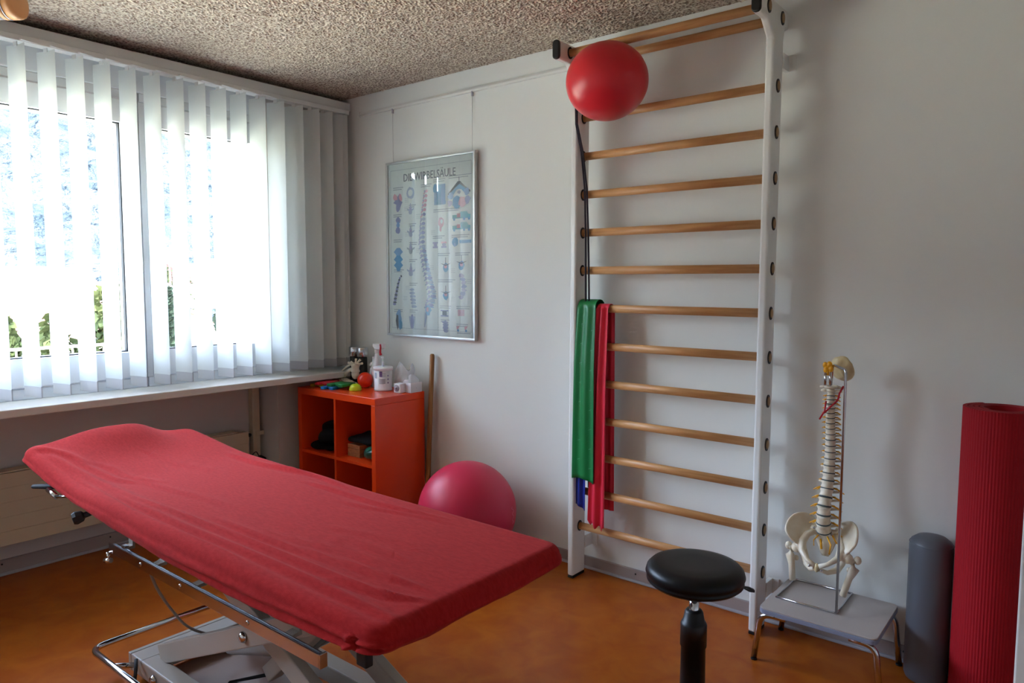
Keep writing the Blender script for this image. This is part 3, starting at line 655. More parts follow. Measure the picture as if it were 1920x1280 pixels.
# rope
rp = MB()
z7 = wbz[5]
for dx in (0, .014):
    rp.tube([(2.101 + dx * .4, -.175, 2.20), (2.106 + dx * .4, -.176, 2.08), (2.118 + dx * .6, -.150, 1.96), (2.13 + dx * .8, -.138, 1.80), (2.135 + dx, -.134, 1.6), (2.137 + dx * 1.2, -.134, 1.45), (2.139 + dx * 1.3, -.134, z7 + .03), (2.14 + dx * 1.3, -.112, z7 + .024), (2.14 + dx * 1.3, -.09, z7 + .01), (2.14 + dx * 1.3, -.088, z7 - .12)], .0042, 8)
tag(obj('skipping_rope', rp, 'rope'), 'thin purple-black rope hanging doubled over the left rungs', 'rope')
# resistance bands over rung 7
def band(name, x0, x1, xb0, xb1, zbot, m_, label, yoff=.0, zb_back=None, waves=3, seed=0, zig=.0, group=None, top=None, amp=.006, frontonly=False):
    zt = top or z7; e = empty(name, ((x0 + x1) / 2, -.12, zt), label, 'band', group)
    def fr(u, v):   # v 0 top .. 1 bottom
        xt = x0 + (x1 - x0) * u; xb_ = xb0 + (xb1 - xb0) * u; x = xt + (xb_ - xt) * min(1, v * 1.0) ** .8
        rr = .0205 + yoff
        zb = zbot + zig * math.sin(u * 19 + seed) + .012 * math.sin(u * 3 + seed)
        if v < .12:
            a = PI / 2 * (v / .12); y = -.112 - rr * math.sin(a); z = zt + rr * math.cos(a)
        else:
            t = (v - .12) / .88; z = zt - (zt - zb) * t; y = -.112 - rr - .012 * min(1, t * 3) - amp * (math.sin(u * waves * 6.28 + seed + .6 * math.sin(t * 3)) + .5 * math.sin(u * 11 + t * 2 + seed))
        if v < .12: y -= amp * .3 * math.sin(u * waves * 6.28 + seed) * (v / .12)
        return (x, y, z)
    obj('front_fall', MB().grid(fr, 28, 50), m_, e, solid=.0015)
    if not frontonly:
        zb2 = zb_back or zbot + .1
        def bk(u, v):
            x = x0 + (x1 - x0) * u + (.01) * v; rr = .0205 + yoff
            if v < .12:
                a = PI / 2 * (v / .12); return (x, -.112 + rr * math.sin(a), zt + rr * math.cos(a))
            t = (v - .12) / .88; return (x, -.112 + rr + amp * (1 + math.sin(u * waves * 6.28 + seed)) * .5, zt - (zt - zb2) * t)
        obj('back_fall', MB().grid(bk, 20, 30), m_, e, solid=.0015)
    return e, fr
eg, fg = band('resistance_band', 2.110, 2.203, 2.094, 2.212, .475, 'green', 'wide green latex exercise band hanging beside the left upright', .020, .42, 2, .5, group='latex bands', amp=.0025)
mk = MB()
for k in range(8):
    for u in (.28, .82):
        v = .2 + k * .1 + (.0 if u < .5 else .03)
        if v > .96: continue
        p = Vector(fg(u, v)); mk.box((p.x - .010, p.y - .0018, p.z - .0015), (p.x + .010, p.y - .0012, p.z + .0015), Matrix.Rotation(-.35, 3, 'Y'))
        mk.box((p.x + .002, p.y - .0018, p.z - .0060), (p.x + .010, p.y - .0012, p.z - .0045), Matrix.Rotation(-.35, 3, 'Y'))
obj('printed_mark', mk, 'mark', eg)
band('resistance_band', 2.206, 2.262, 2.17, 2.262, .275, 'pink', 'long rose red latex exercise band hanging right of the green one', .0012, .34, 2, 2.2, zig=.010, group='latex bands', amp=.006)
band('resistance_band', 2.118, 2.165, 2.090, 2.160, .345, 'blue', 'blue latex band showing below the green band', .0045, .46, 2, 1.2, group='latex bands', amp=.004)

# ================================================================== STEP STOOL + SPINE
ss = empty('step_stool', (3.24, -.2, 0), 'low pale grey step stool with chrome legs carrying the spine model', 'stool')
TX0, TX1, TY0, TY1, TZ = 3.05, 3.44, -.368, -.03, .217
def rrect(x0, x1, y0, y1, r, n=5):
    out = []
    for cx, cy, a in ((x1 - r, y1 - r, 0), (x0 + r, y1 - r, PI / 2), (x0 + r, y0 + r, PI), (x1 - r, y0 + r, 1.5 * PI)):
        for i in range(n + 1): out.append((cx + r * math.cos(a + PI / 2 * i / n), cy + r * math.sin(a + PI / 2 * i / n)))
    return out
obj('top_board', MB().prism(rrect(TX0, TX1, TY0, TY1, .022), 'z', TZ - .006, TZ), 'stepgrey', ss, bevel=.0015)
obj('edging', MB().prism(rrect(TX0 - .001, TX1 + .001, TY0 - .001, TY1 + .001, .022), 'z', TZ - .022, TZ - .0062), 'stepedge', ss, bevel=.002)
for sx in (-1, 1):
    for sy in (TY0 + .03, TY1 - .015):
        xe = TX0 - .022 if sx < 0 else TX1 + .012; xi = TX0 + .09 if sx < 0 else TX1 - .09
        obj('leg', MB().tube(rounded([(xi, sy, TZ - .033), (xe + (.02 if sx < 0 else -.02) * 1.0, sy, TZ - .036), (xe, sy, .006)], .045, 8), .0105, 14), 'chrome', ss)
        obj('foot_tip', MB().lathe([(.0112, 0), (.0112, .006)], (xe, sy, .0005), 12), 'black', ss)

sp = empty('spine_model', (3.20, -.16, TZ), 'anatomical spine and pelvis model with yellow nerves on a wire stand', 'model')
bx0, bx1, by0, by1 = 3.075, 3.285, -.255, -.045
zb = TZ + .0045
obj('stand_base', MB().tube([(bx0, by0, zb), (bx1, by0, zb), (bx1, by1, zb), (bx0, by1, zb)], .0042, 10, closed=True), 'chrome', sp)
SX, SY = 3.215, -.185
obj('stand_rod', MB().tube(rounded([(bx1, by0, zb), (bx1, by0, 1.085), (SX + .012, SY - .012, 1.093), (SX + .006, SY - .006, 1.02)], .014), .0045, 10), 'chrome', sp)
obj('rod_clamp', MB().tube([(SX - .008, SY - .028, 1.02), (SX - .008, SY - .028, 1.065)], .0045, 10).tube([(SX + .008, SY - .026, 1.02), (SX + .008, SY - .026, 1.068)], .0045, 10), 'chrome', sp)
# vertebrae: list z from bottom (L5) to top; spine curve
def spc_(t):  # t 0 bottom .. 1 top
    z = .483 + .532 * t
    y = SY - .020 * math.sin(PI * min(1, t / .3)) * (1 if t < .3 else 0) + (.014 * math.sin(PI * (t - .3) / .45) if .3 < t < .75 else 0) - (.006 * math.sin(PI * (t - .75) / .25) if t > .75 else 0)
    x = SX + .004 * math.sin(t * PI) - .001 + .007 * t
    return Vector((x, y, z))
nV = 24; tt = [0]; hts = [1.55 - 1.05 * (i / (nV - 1)) for i in range(nV)]
S_ = sum(hts); acc = 0; vb = []
for i in range(nV):
    vb.append(((acc) / S_, (acc + hts[i]) / S_)); acc += hts[i]
for i, (ta, tb_) in enumerate(vb):
    a, b_ = spc_(ta), spc_(tb_); ax = (b_ - a); L = ax.length; r = .0255 - .0135 * (i / (nV - 1)) ** .8; dh = .0050 if i < 7 else (.0040 if i < 13 else .003)
    if i >= 22: continue
    obj('vertebra_disc', MB().lathe([(0, 0), (r * 1.02, 0), (r * 1.06, dh * .5), (r * 1.02, dh), (0, dh)], a, 20, ax), 'disc', sp)
    body = MB().lathe([(0, dh), (r, dh), (r * 1.02, dh + .002), (r * .88, L * .5), (r * .88, L * .62), (r * 1.02, L - .002), (r, L), (0, L)], a, 20, ax)
    c_ = a.lerp(b_, .55)
    # arch: transverse and spinous processes (part of the vertebra)
    w_ = r * (1.75 if i < 17 else 1.5)
    for s in (-1, 1): body.tube([c_ + Vector((s * r * .6, r * .9, 0)), c_ + Vector((s * w_ * .8, r * 1.5, .001)), c_ + Vector((s * w_, r * 1.6, .002))], [L * .18, L * .14, L * .16], 7)
    body.tube([c_ + Vector((0, r * 1.1, 0)), c_ + Vector((0, r * 2.1, -L * .2)), c_ + Vector((0, r * 2.7, -L * .45))], [L * .25, L * .2, L * .14], 7)
    obj('vertebra', body, 'bone', sp)
    if True:
        ln0 = .030 if i < 6 else .016
        for s in (-1, 1):
            ln = ln0 * (1.25 if s > 0 else 1)
            p0 = a + Vector((s * r * .9, r * .75, .002)); droop = -.014 if i < 6 else -.004
            up_ = .004 if s < 0 else 0
            n_ = MB().tube([p0, p0 + Vector((s * ln * .5, -.002, droop * .3)), p0 + Vector((s * ln, -.006, droop))], [.0034, .0026, .0018] if i < 6 else [.003, .0022, .0014], 7)
            n_.tube([p0 + Vector((s * .004, .006, 0)), p0 + Vector((s * ln * .8, .010, droop - .004))], [.003, .0015], 6)
            obj('nerve_root', n_, 'nerve', sp)
# atlas + axis, occiput
tp = spc_(vb[21][1])
at = MB(); at.lathe([(.010, 0), (.015, .004), (.015, .010), (.010, .014)], tp, 18)
for s in (-1, 1): at.ball(tp + Vector((s * .022, .004, .006)), (.012, .009, .006), 12, 8); at.tube([tp + Vector((s * .02, .004, .006)), tp + Vector((s * .036, .008, .004))], [.006, .003], 8)
obj('axis_vertebra', at, 'bone', sp)
at = MB(); q = tp + Vector((0, .004, .020))
at.tube(arc(q, .020, 0, 2 * PI - .01, 20, (1, 0, 0), (0, 1, 0)), .0052, 8, cap=False)
for s in (-1, 1): at.tube([q + Vector((s * .018, 0, 0)), q + Vector((s * .040, .002, -.003))], [.007, .0035], 8)
obj('atlas_vertebra', at, 'bone', sp)
# skull base plate: thin shell tilted up
def occ(u, v):
    a = u * 2 * PI; rr = v; rr *= 1 + .10 * noise.noise(Vector((math.cos(a) * 1.6, math.sin(a) * 1.6, 3))); x = math.cos(a) * rr * .040; y = math.sin(a) * rr * .052; z = -.020 * rr * rr + .006 * noise.noise(Vector((x, y, 0)) * 60)
    p = Matrix.Rotation(-1.05, 3, 'X') @ Vector((x, y, -z)); return q + Vector((.022, .030, .052)) + p
obj('skull_base', MB().grid(occ, 36, 8), 'bonec', sp, solid=.004)
ns = MB()
c_ = q + Vector((-.010, -.016, .066))
for dx, dz, s in ((-.010, .012, .010), (.004, .014, .011), (-.006, -.004, .011), (.010, .0, .010), (0, -.016, .008)): ns.ball(c_ + Vector((dx, dz * .1, dz)), (s * .9, s * .8, s * 1.15), 12, 8)
obj('brain_stem', ns, 'nerve', sp)
ar = MB(); k0 = spc_(.80); 
ar.tube([k0 + Vector((-.028, -.030, -.012)), k0 + Vector((-.014, -.024, .018)), k0 + Vector((-.010, -.022, .055))], .0032, 8)
ar.tube([k0 + Vector((-.014, -.024, .012)), k0 + Vector((.004, -.022, .035)), k0 + Vector((.022, -.014, .055)), k0 + Vector((.026, -.006, .065)), k0 + Vector((.028, 0, .085)), k0 + Vector((.040, .004, .11))], .0034, 8)
obj('vertebral_artery', ar, 'artery', sp)
# pelvis
pz = .42; P0 = Vector((SX - .003, SY + .02, 0))
# sacrum
sc_ = MB()
def sac(u, v):
    a = (u - .5) * 2; w_ = .040 * (1 - v) ** .7 + .008; return P0 + Vector((a * w_, -.012 + .035 * v * (1 - v) * 2 + .022 * v + .010 * abs(a), .486 - .105 * v))
obj('sacrum', MB().grid(sac, 12, 14), 'bone', sp, solid=.012)
obj('sacral_nerves', MB().tube([P0 + Vector((-.016, -.02, .465)), P0 + Vector((-.030, -.028, .445)), P0 + Vector((-.028, -.03, .425))], .0022, 6).tube([P0 + Vector((.014, -.018, .465)), P0 + Vector((.030, -.03, .44)), P0 + Vector((.026, -.03, .405))], .0032, 6).tube([P0 + Vector((-.010, -.014, .45)), P0 + Vector((-.004, -.02, .415))], .004, 6).tube([P0 + Vector((.020, -.014, .49)), P0 + Vector((.050, -.03, .45))], .003, 6), 'nerve', sp)
for s in (-1, 1):
    # ilium: wing lofted between the crest and the pelvic brim
    def cr(pts, u):
        n_ = len(pts) - 1; f = min(u * n_, n_ - 1e-6); i = int(f); t = f - i
        P_ = lambda k: Vector(pts[max(0, min(n_, k))]); a_, b_, c_, d_ = P_(i - 1), P_(i), P_(i + 1), P_(i + 2)
        return .5 * ((2 * b_) + (c_ - a_) * t + (2 * a_ - 5 * b_ + 4 * c_ - d_) * t * t + (3 * b_ - a_ - 3 * c_ + d_) * t ** 3)
    crest = [(.030, .030, .478), (.046, .036, .508), (.078, .022, .526), (.106, -.008, .523), (.120, -.040, .503), (.121, -.062, .474), (.106, -.060, .448)]
    brim = [(.030, .010, .466), (.044, .000, .464), (.056, -.010, .458), (.064, -.020, .452), (.072, -.030, .440), (.080, -.040, .430), (.088, -.046, .424)]
    def ili(u, v, s=s):
        a_ = cr(crest, u); b_ = cr(brim, u); p = a_.lerp(b_, v); p.y += .016 * math.sin(v * PI) * math.sin(u * PI); p.x *= s
        return P0 + p
    obj('ilium', MB().grid(ili, 24, 14), 'bone', sp, solid=.008)
    h = MB()
    # pelvic brim from sacrum to pubis
    h.tube([P0 + Vector((s * .034, .004, .472)), P0 + Vector((s * .056, -.012, .458)), P0 + Vector((s * .068, -.03, .435)), P0 + Vector((s * .062, -.055, .405)), P0 + Vector((s * .036, -.078, .385)), P0 + Vector((s * .008, -.085, .372))], [.012, .012, .015, .012, .0075, .009], 12)
    h.ball(P0 + Vector((s * .076, -.028, .412)), (.022, .022, .022), 14, 10)
    h.tube([P0 + Vector((s * .070, -.022, .405)), P0 + Vector((s * .064, -.010, .375)), P0 + Vector((s * .052, -.022, .350)), P0 + Vector((s * .030, -.055, .345)), P0 + Vector((s * .008, -.083, .360))], [.014, .013, .013, .008, .007], 12)
    obj('hip_bone', h, 'bone', sp)
    fm = MB(); hx = P0 + Vector((s * .088, -.030, .405)); lean = -.024 if s > 0 else .004
    fm.ball(hx, .019, 16, 12); 
    fm.tube([hx, hx + Vector((s * .018, .002, -.010)), hx + Vector((s * .024, .002, -.034)), hx + Vector((s * .018 + lean * .4, 0, -.070)), hx + Vector((s * .014 + lean, -.004, -.126 - (.012 if s > 0 else 0)))], [.011, .014, .0165, .0115, .0118], 14)
    fm.ball(hx + Vector((s * .032, .008, -.002)), (.013, .013, .015), 12, 8); fm.ball(hx + Vector((s * .004, .012, -.045)), (.009, .01, .010), 10, 8)
    obj('thigh_bone', fm, 'bone', sp)
obj('pubic_disc', MB().ball(P0 + Vector((0, -.086, .366)), (.008, .008, .017), 12, 8), 'bonec', sp)
scr = MB()
for dx, dz in ((-.022, .372), (.020, .364), (-.030, .49), (.030, .478)): scr.lathe([(.0045, 0), (.0045, .004), (.002, .006), (0, .006)], P0 + Vector((dx, -.095 if dz < .4 else -.022, dz)), 10, (0, -1, .2))
obj('screw', scr, 'chrome', sp)

# ================================================================== BOLSTER, MAT
bo = empty('bolster', (3.545, -.095, 0), 'grey leatherette bolster standing upright against the wall by the mat', 'bolster')
obj('cover', MB().lathe([(0, .0005), (.050, .001), (.062, .008), (.067, .022), (.068, .05), (.0675, .25), (.068, .478), (.066, .490), (.0655, .4915), (.062, .499), (.045, .512), (.02, .518), (0, .519)], (3.543, -.095, 0), 40), 'bolster', bo)
obj('seam_piping', MB().tube([(3.543 + .0668 * math.cos(a * PI / 24), -.095 + .0668 * math.sin(a * PI / 24), .489 + .0008 * (a % 2)) for a in range(48)], .0014, 6, closed=True), 'bolster', bo)
mt_ = empty('rolled_mat', (3.72, -.13, 0), 'tall red ribbed exercise mat rolled up and standing on end', 'mat')
mcx, mcy, R0 = 3.728, -.128, .112
def spiral(turns, r_out, th, gap):
    pts_o = []; pts_i = []; n = int(turns * 150)
    for i in range(n + 1):
        a = 2 * PI * i / 150; r = r_out - (th + gap) * a / (2 * PI)
        rid = .0012 * (1 if i % 2 else 0); 
        aa = a + 2.2
        pts_o.append((mcx + (r + rid) * math.cos(aa), mcy + (r + rid) * math.sin(aa))); pts_i.append((mcx + (r - th) * math.cos(aa), mcy + (r - th) * math.sin(aa)))
    return pts_o, pts_i
po1, pi1 = spiral(3.3, R0, .011, .0045)
b = MB(); n = len(po1); zt = .985
vs = [(x, y, .001) for x, y in po1] + [(x, y, zt) for x, y in po1] + [(x, y, .001) for x, y in pi1] + [(x, y, zt) for x, y in pi1]; fs = []
for i in range(n - 1):
    fs += [(i, i + 1, n + i + 1, n + i), (2 * n + i + 1, 2 * n + i, 3 * n + i, 3 * n + i + 1), (n + i, n + i + 1, 3 * n + i + 1, 3 * n + i), (i + 1, i, 2 * n + i, 2 * n + i + 1)]
fs += [(0, n, 3 * n, 2 * n), (n - 1, 3 * n - 1, 4 * n - 1, 2 * n - 1)]
b.add(vs, fs, False); obj('mat_roll', b, 'mat', mt_)

# ================================================================== SWIVEL STOOL
cx_, cy_ = 3.088, -.995
st = empty('swivel_stool', (cx_, cy_, 0), 'round black vinyl swivel stool in front of the wall bars', 'stool')
zs_ = .535
obj('seat', MB().lathe([(0, -.018), (.08, -.018), (.126, -.013), (.136, -.004), (.137, .0), (.1335, .0035), (.136, .007), (.140, .017), (.136, .031), (.126, .041), (.105, .046), (.06, .046), (0, .045)], (cx_, cy_, zs_), 56), 'blackv', st)
obj('seat_mount', MB().lathe([(0, 0), (.036, 0), (.050, .010), (.058, .034), (0, .036)], (cx_, cy_, zs_ - .0545), 28), 'black', st)
lx = Vector((rt.x, rt.y, 0)); 
obj('height_lever', MB().tube([Vector((cx_, cy_, zs_ - .026)) + lx * .05, Vector((cx_, cy_, zs_ - .026)) + lx * .14, Vector((cx_, cy_, zs_ - .032)) + lx * .157, Vector((cx_, cy_, zs_ - .036)) + lx * .17], [.006, .008, .014, .010], 10, flat=(1, .45)), 'black', st)
obj('gas_rod', MB().tube([(cx_, cy_, .38), (cx_, cy_, .492)], .0145, 20), 'chrome', st)
obj('column', MB().lathe([(.026, 0), (.042, .0), (.042, .135), (.036, .15), (.0345, .315 - .03), (.0375, .282), (.0375, .345), (.034, .353), (.031, .355), (.026, .382), (.021, .389), (.0147, .389)], (cx_, cy_, .055), 32), 'black', st)
for k in range(5):
    a = 2 * PI * k / 5 + .3; d = Vector((math.cos(a), math.sin(a), 0)); c_ = Vector((cx_, cy_, 0))
    obj('base_arm', MB().tube([c_ + d * .02 + Vector((0, 0, .085)), c_ + d * .13 + Vector((0, 0, .078)), c_ + d * .23 + Vector((0, 0, .062))], [.022, .018, .012], 10), 'black', st)
    cc = c_ + d * .225; tn = Vector((-d.y, d.x, 0))
    obj('caster', MB().tube([cc - tn * .02 + Vector((0, 0, .0255)), cc - tn * .004 + Vector((0, 0, .0255))], .025, 16).tube([cc + tn * .004 + Vector((0, 0, .0255)), cc + tn * .02 + Vector((0, 0, .0255))], .025, 16), 'black', st)

# ================================================================== MASSAGE TABLE + SHEET
TN, TF, TH, TE = -1.995, -1.345, .872, 2.888      # near y, far y, head x, end x
def sstep(t): t = max(0, min(1, t)); return t * t * (3 - 2 * t)
def ztop(x, y):
    v = (y - TN) / (TF - TN)                   # 0 near .. 1 far
    z = .692 + .012 * sstep((2.2 - x) / .9)
    rise = sstep((1.42 - x) / .62)
    z += rise * (.066 - .022 * v)
    yy = y + 1.64; z += rise * .054 * math.exp(-abs(yy / (.23 if yy < 0 else .125)) ** 3) * sstep((1.22 - x) / .32)
    return z
FOLDS = [ # x0,y0,x1,y1,width,height
    (1.55, -1.93, 2.80, -1.93, .013, .0055), (1.75, -1.90, 2.72, -1.86, .011, .0055), (2.05, -1.84, 2.74, -1.80, .010, .005), (1.3, -1.955, 2.3, -1.965, .013, .005),
    (2.2, -1.80, 2.6, -1.76, .009, .003), (2.35, -1.72, 2.62, -1.69, .008, .0025), (1.30, -1.60, 1.52, -1.58, .010, .003), (.93, -1.95, 1.15, -1.87, .018, .005), (2.60, -1.90, 2.83, -1.84, .010, .0045), (1.15, -1.90, 1.45, -1.83, .014, .0035),
    (1.9, -1.45, 2.45, -1.42, .010, .005), (2.15, -1.49, 2.5, -1.44, .009, .003), (1.35, -1.42, 1.75, -1.40, .014, .005), (1.6, -1.39, 2.0, -1.385, .010, .0035), (1.15, -1.66, 1.4, -1.60, .010, .0025),
    (1.0, -1.94, 1.9, -1.90, .02, .005), (1.2, -1.84, 1.5, -1.78, .012, .0035), (1.45, -1.80, 1.9, -1.76, .012, .003), (2.3, -1.66, 2.6, -1.63, .009, .0022)]
def fold(x, y):
    s = 0
    for x0, y0, x1, y1, w_, h in FOLDS:
        dx, dy = x1 - x0, y1 - y0; L = math.hypot(dx, dy); t = ((x - x0) * dx + (y - y0) * dy) / L / L
        d = ((x - x0) * -dy + (y - y0) * dx) / L + .008 * math.sin(t * 5 + x0 * 9)
        h = h * 1.7; w_ = w_ * .9
        if -.2 < t < 1.2 and abs(d) < w_ * 3.5:
            f = sstep((t + .2) / .35) * sstep((1.2 - t) / .35); s += h * f * (math.exp(-(d / w_) ** 2) - .4 * math.exp(-((d + w_ * 1.7) / w_) ** 2))
    return s
def hem(x, y, side):
    if side == 'n': # near long side hem height
        pts = [(.85, .715), (1.13, .671), (1.39, .641), (1.66, .616), (2.0, .600), (2.3, .596), (2.54, .600), (2.83, .622), (2.9, .630)]
    elif side == 'f': pts = [(.85, .68), (1.3, .64), (2.9, .63)]
    elif side == 'e': pts = [(-2.0, .628), (-1.93, .632), (-1.85, .622), (-1.73, .628), (-1.55, .624), (-1.36, .634)]
    else: pts = [(-2.0, .715), (-1.7, .72), (-1.35, .68)]
    a = x if side in 'nf' else y
    for (p, q), (r_, s_) in zip(pts, pts[1:]):
        if a <= r_: return q + (s_ - q) * max(0, (a - p) / (r_ - p))
    return pts[-1][1]
def sheet():
    P = 720; CR = .055; insets = [.318, .30, .28, .26, .24, .22, .205, .19, .175, .16, .15, .14, .13, .12, .11, .10, .09, .08, .072, .064, .057, .050, .044, .038, .034, .032]
    EDGE = .030
    def outline(ins):
        x0, x1, y0, y1 = TH + ins, TE - ins, TN + ins, TF - ins; r = max(CR - ins, .004)
        # samples: same angular scheme for all rings: walk base outline and map
        return x0, x1, y0, y1, r
    def pt(ins, k):
        x0, x1, y0, y1, r = outline(ins)
        nl, ns_ = 270, 70; nc = (P - 2 * nl - 2 * ns_) // 4
        # order: far side x1->x0 , corner, head y1->y0, corner, near x0->x1, corner, end y0->y1, corner
        k %= P
        if k < nl: return x1 - r - (x1 - x0 - 2 * r) * k / nl, y1
        k -= nl
        if k < nc: a = PI / 2 + PI / 2 * k / nc; return x0 + r + r * math.cos(a), y1 - r + r * math.sin(a)
        k -= nc
        if k < ns_: return x0, y1 - r - (y1 - y0 - 2 * r) * k / ns_
        k -= ns_
        if k < nc: a = PI + PI / 2 * k / nc; return x0 + r + r * math.cos(a), y0 + r + r * math.sin(a)
        k -= nc
        if k < nl: return x0 + r + (x1 - x0 - 2 * r) * k / nl, y0
        k -= nl
        if k < nc: a = 1.5 * PI + PI / 2 * k / nc; return x1 - r + r * math.cos(a), y0 + r + r * math.sin(a)
        k -= nc
        if k < ns_: return x1, y0 + r + (y1 - y0 - 2 * r) * k / ns_
        k -= ns_
        a = PI / 2 * k / nc; return x1 - r + r * math.cos(a), y1 - r + r * math.sin(a)
    rings = []
    for ins in insets:
        rings.append([(lambda p: (p[0], p[1], ztop(*p) + fold(*p)))(pt(ins + .0, k)) for k in range(P)])
    # rounded edge + skirt
    NS = 22
    for j in range(1, NS + 1):
        ring = []
        for k in range(P):
            xo, yo = pt(0, k); xi, yi = pt(.032, k)
            nx, ny = xo - xi, yo - yi; L = math.hypot(nx, ny) or 1; nx /= L; ny /= L
            zt_ = ztop(xi, yi)
            dn, df, dh, de = yo - TN, TF - yo, xo - TH, TE - xo
            # blend hem heights by nearness to each side
            ws = [(math.exp(-d / .02), s) for d, s in ((dn, 'n'), (df, 'f'), (dh, 'h'), (de, 'e'))]
            zh = sum(w_ * hem(xo, yo, s) for w_, s in ws) / sum(w_ for w_, s in ws)
            if j <= 7:
                a = PI / 2 * j / 7; x = xi + nx * .032 * math.sin(a); y = yi + ny * .032 * math.sin(a); z = zt_ - .028 * (1 - math.cos(a)) + fold(xi, yi) * (1 - j / 7)
            else:
                t = (j - 7) / (NS - 7); z0_ = zt_ - .028; z = z0_ + (zh - z0_) * t
                bul = .007 * math.sin(t * PI) - .020 * t ** 3
                wv = .0040 * noise.noise(Vector((xo * 5, yo * 5, t * 3))) + .0022 * noise.noise(Vector((xo * 18, yo * 18, t * 5)))
                # long horizontal folds on the near side
                if dn < .02: wv += .0075 * sstep((xo - 1.6) / .9) * math.sin(t * 11 + xo * 2.2 + .5 * math.sin(xo * 3)) * math.sin(t * PI)
                # gathered seam near the foot end of the near side
                if dn < .02: 
                    ds = xo - 2.812 - .004 * math.sin(t * 16); wv += min(1, 6 * (1 - t)) * (.014 * math.exp(-(ds / .007) ** 2) * -1 + .007 * math.exp(-((ds + .016) / .010) ** 2) * (1 + math.sin(t * 22)) * .8)
                x = xo + nx * (bul + wv); y = yo + ny * (bul + wv)
            ring.append((x, y, z))
        rings.append(ring)
    # hem lip turned inside
    ring = []
    for k in range(P):
        xi, yi = pt(.03, k); z = rings[-1][k][2]; ring.append((xi, yi, z + .003))
    rings.append(ring)
    b = MB(); vs = [p for r in rings for p in r]; fs = []
    for i in range(len(rings) - 1):
        for k in range(P): k2 = (k + 1) % P; fs.append((i * P + k, i * P + k2, (i + 1) * P + k2, (i + 1) * P + k))
    # close the middle: far run index k <-> near run mirrored
    nl, ns_ = 270, 70; nc = (P - 2 * nl - 2 * ns_) // 4; off = nl + 2 * nc + ns_
    for k in range(nl): fs.append((k, k + 1, off + nl - k - 1, off + nl - k))
    fs.append(tuple([nl + i for i in range(0, 2 * nc + ns_ + 1)])); e0 = off + nl; fs.append(tuple([(e0 + i) % P for i in range(0, 2 * nc + ns_ + 1)]))
    b.add(vs, fs, True); return b
shb = sheet()
tag(obj('fitted_sheet', shb, 'sheet'), 'red terry fitted sheet stretched over the massage table', 'sheet')
mtb = empty('massage_table', (1.9, -1.67, 0), 'height-adjustable massage table with chrome rail and pale grey scissor base', 'massage table')
def cush(x0, x1, za, zb_):
    return MB().add([(x0, TN + .03, za - .045), (x1, TN + .03, zb_ - .045), (x1, TF - .03, zb_ - .045), (x0, TF - .03, za - .045), (x0, TN + .03, za), (x1, TN + .03, zb_), (x1, TF - .03, zb_), (x0, TF - .03, za)], [(0, 3, 2, 1), (4, 5, 6, 7), (0, 1, 5, 4), (1, 2, 6, 5), (2, 3, 7, 6), (3, 0, 4, 7)])
obj('cushion', cush(1.36, TE - .035, .685, .675), 'blackv', mtb, bevel=.008)
obj('head_cushion', cush(TH + .04, 1.34, .720, .690), 'blackv', mtb, bevel=.008)
obj('top_frame', MB().box((1.45, -1.93, .585), (2.70, -1.89, .615)).box((1.45, -1.45, .585), (2.70, -1.41, .615)).box((1.45, -1.89, .585), (1.49, -1.45, .615)).box((2.66, -1.89, .585), (2.70, -1.45, .615)).box((1.95, -1.89, .585), (1.99, -1.45, .615)), 'grey_frame', mtb, bevel=.003)
RY, RZ = -1.968, .548
obj('side_rail', MB().prism([(RY - .004, RZ - .017), (RY - .004, RZ + .015), (RY - .001, RZ + .015), (RY - .001, RZ - .010), (RY + .012, RZ - .010), (RY + .012, RZ + .011), (RY + .015, RZ + .011), (RY + .015, RZ - .017)], 'x', 1.57, 2.655), 'chrome', mtb, bevel=.0014)
obj('rail_shade', MB().box((1.575, RY - .0008, RZ - .0098), (2.65, RY + .0118, RZ + .006)), 'gasket', mtb)  # added black strip standing in for the shade inside the open rail
for x in (1.62, 1.83, 2.06, 2.50):
    obj('rail_bracket', MB().prism([(RY + .0155, RZ + .002), (RY + .0155, RZ + .010), (-1.932, RZ + .012), (-1.932, .590), (-1.925, .590), (-1.925, RZ + .002)], 'x', x, x + .028), 'grey_frame', mtb)
for x in (1.79, 2.03, 2.37): obj('rail_screw', MB().lathe([(0, 0), (.006, 0), (.006, .0015), (.003, .002), (0, .0015)], (x, RY - .004, RZ - .001), 12, (0, -1, 0)), 'chrome', mtb)
obj('rail_end', MB().box((2.655, RY - .004, RZ - .018), (2.662, RY + .016, RZ + .016)), 'chrome', mtb, bevel=.001)
obj('rail_clamp', MB().tube([(1.575, RY - .008, RZ - .014), (1.575, RY - .008, RZ - .04)], .005, 10).tube([(1.565, RY - .014, RZ - .042), (1.59, RY - .006, RZ - .038)], .008, 12), 'chrome', mtb)
obj('rail_clamp', MB().box((1.65, RY + .0, RZ + .016), (1.675, RY + .016, RZ + .024)), 'chrome', mtb, bevel=.002)
obj('black_end_block', MB().box((2.79, -1.975, .588), (2.822, -1.955, .632)), 'gasket', mtb, bevel=.003)
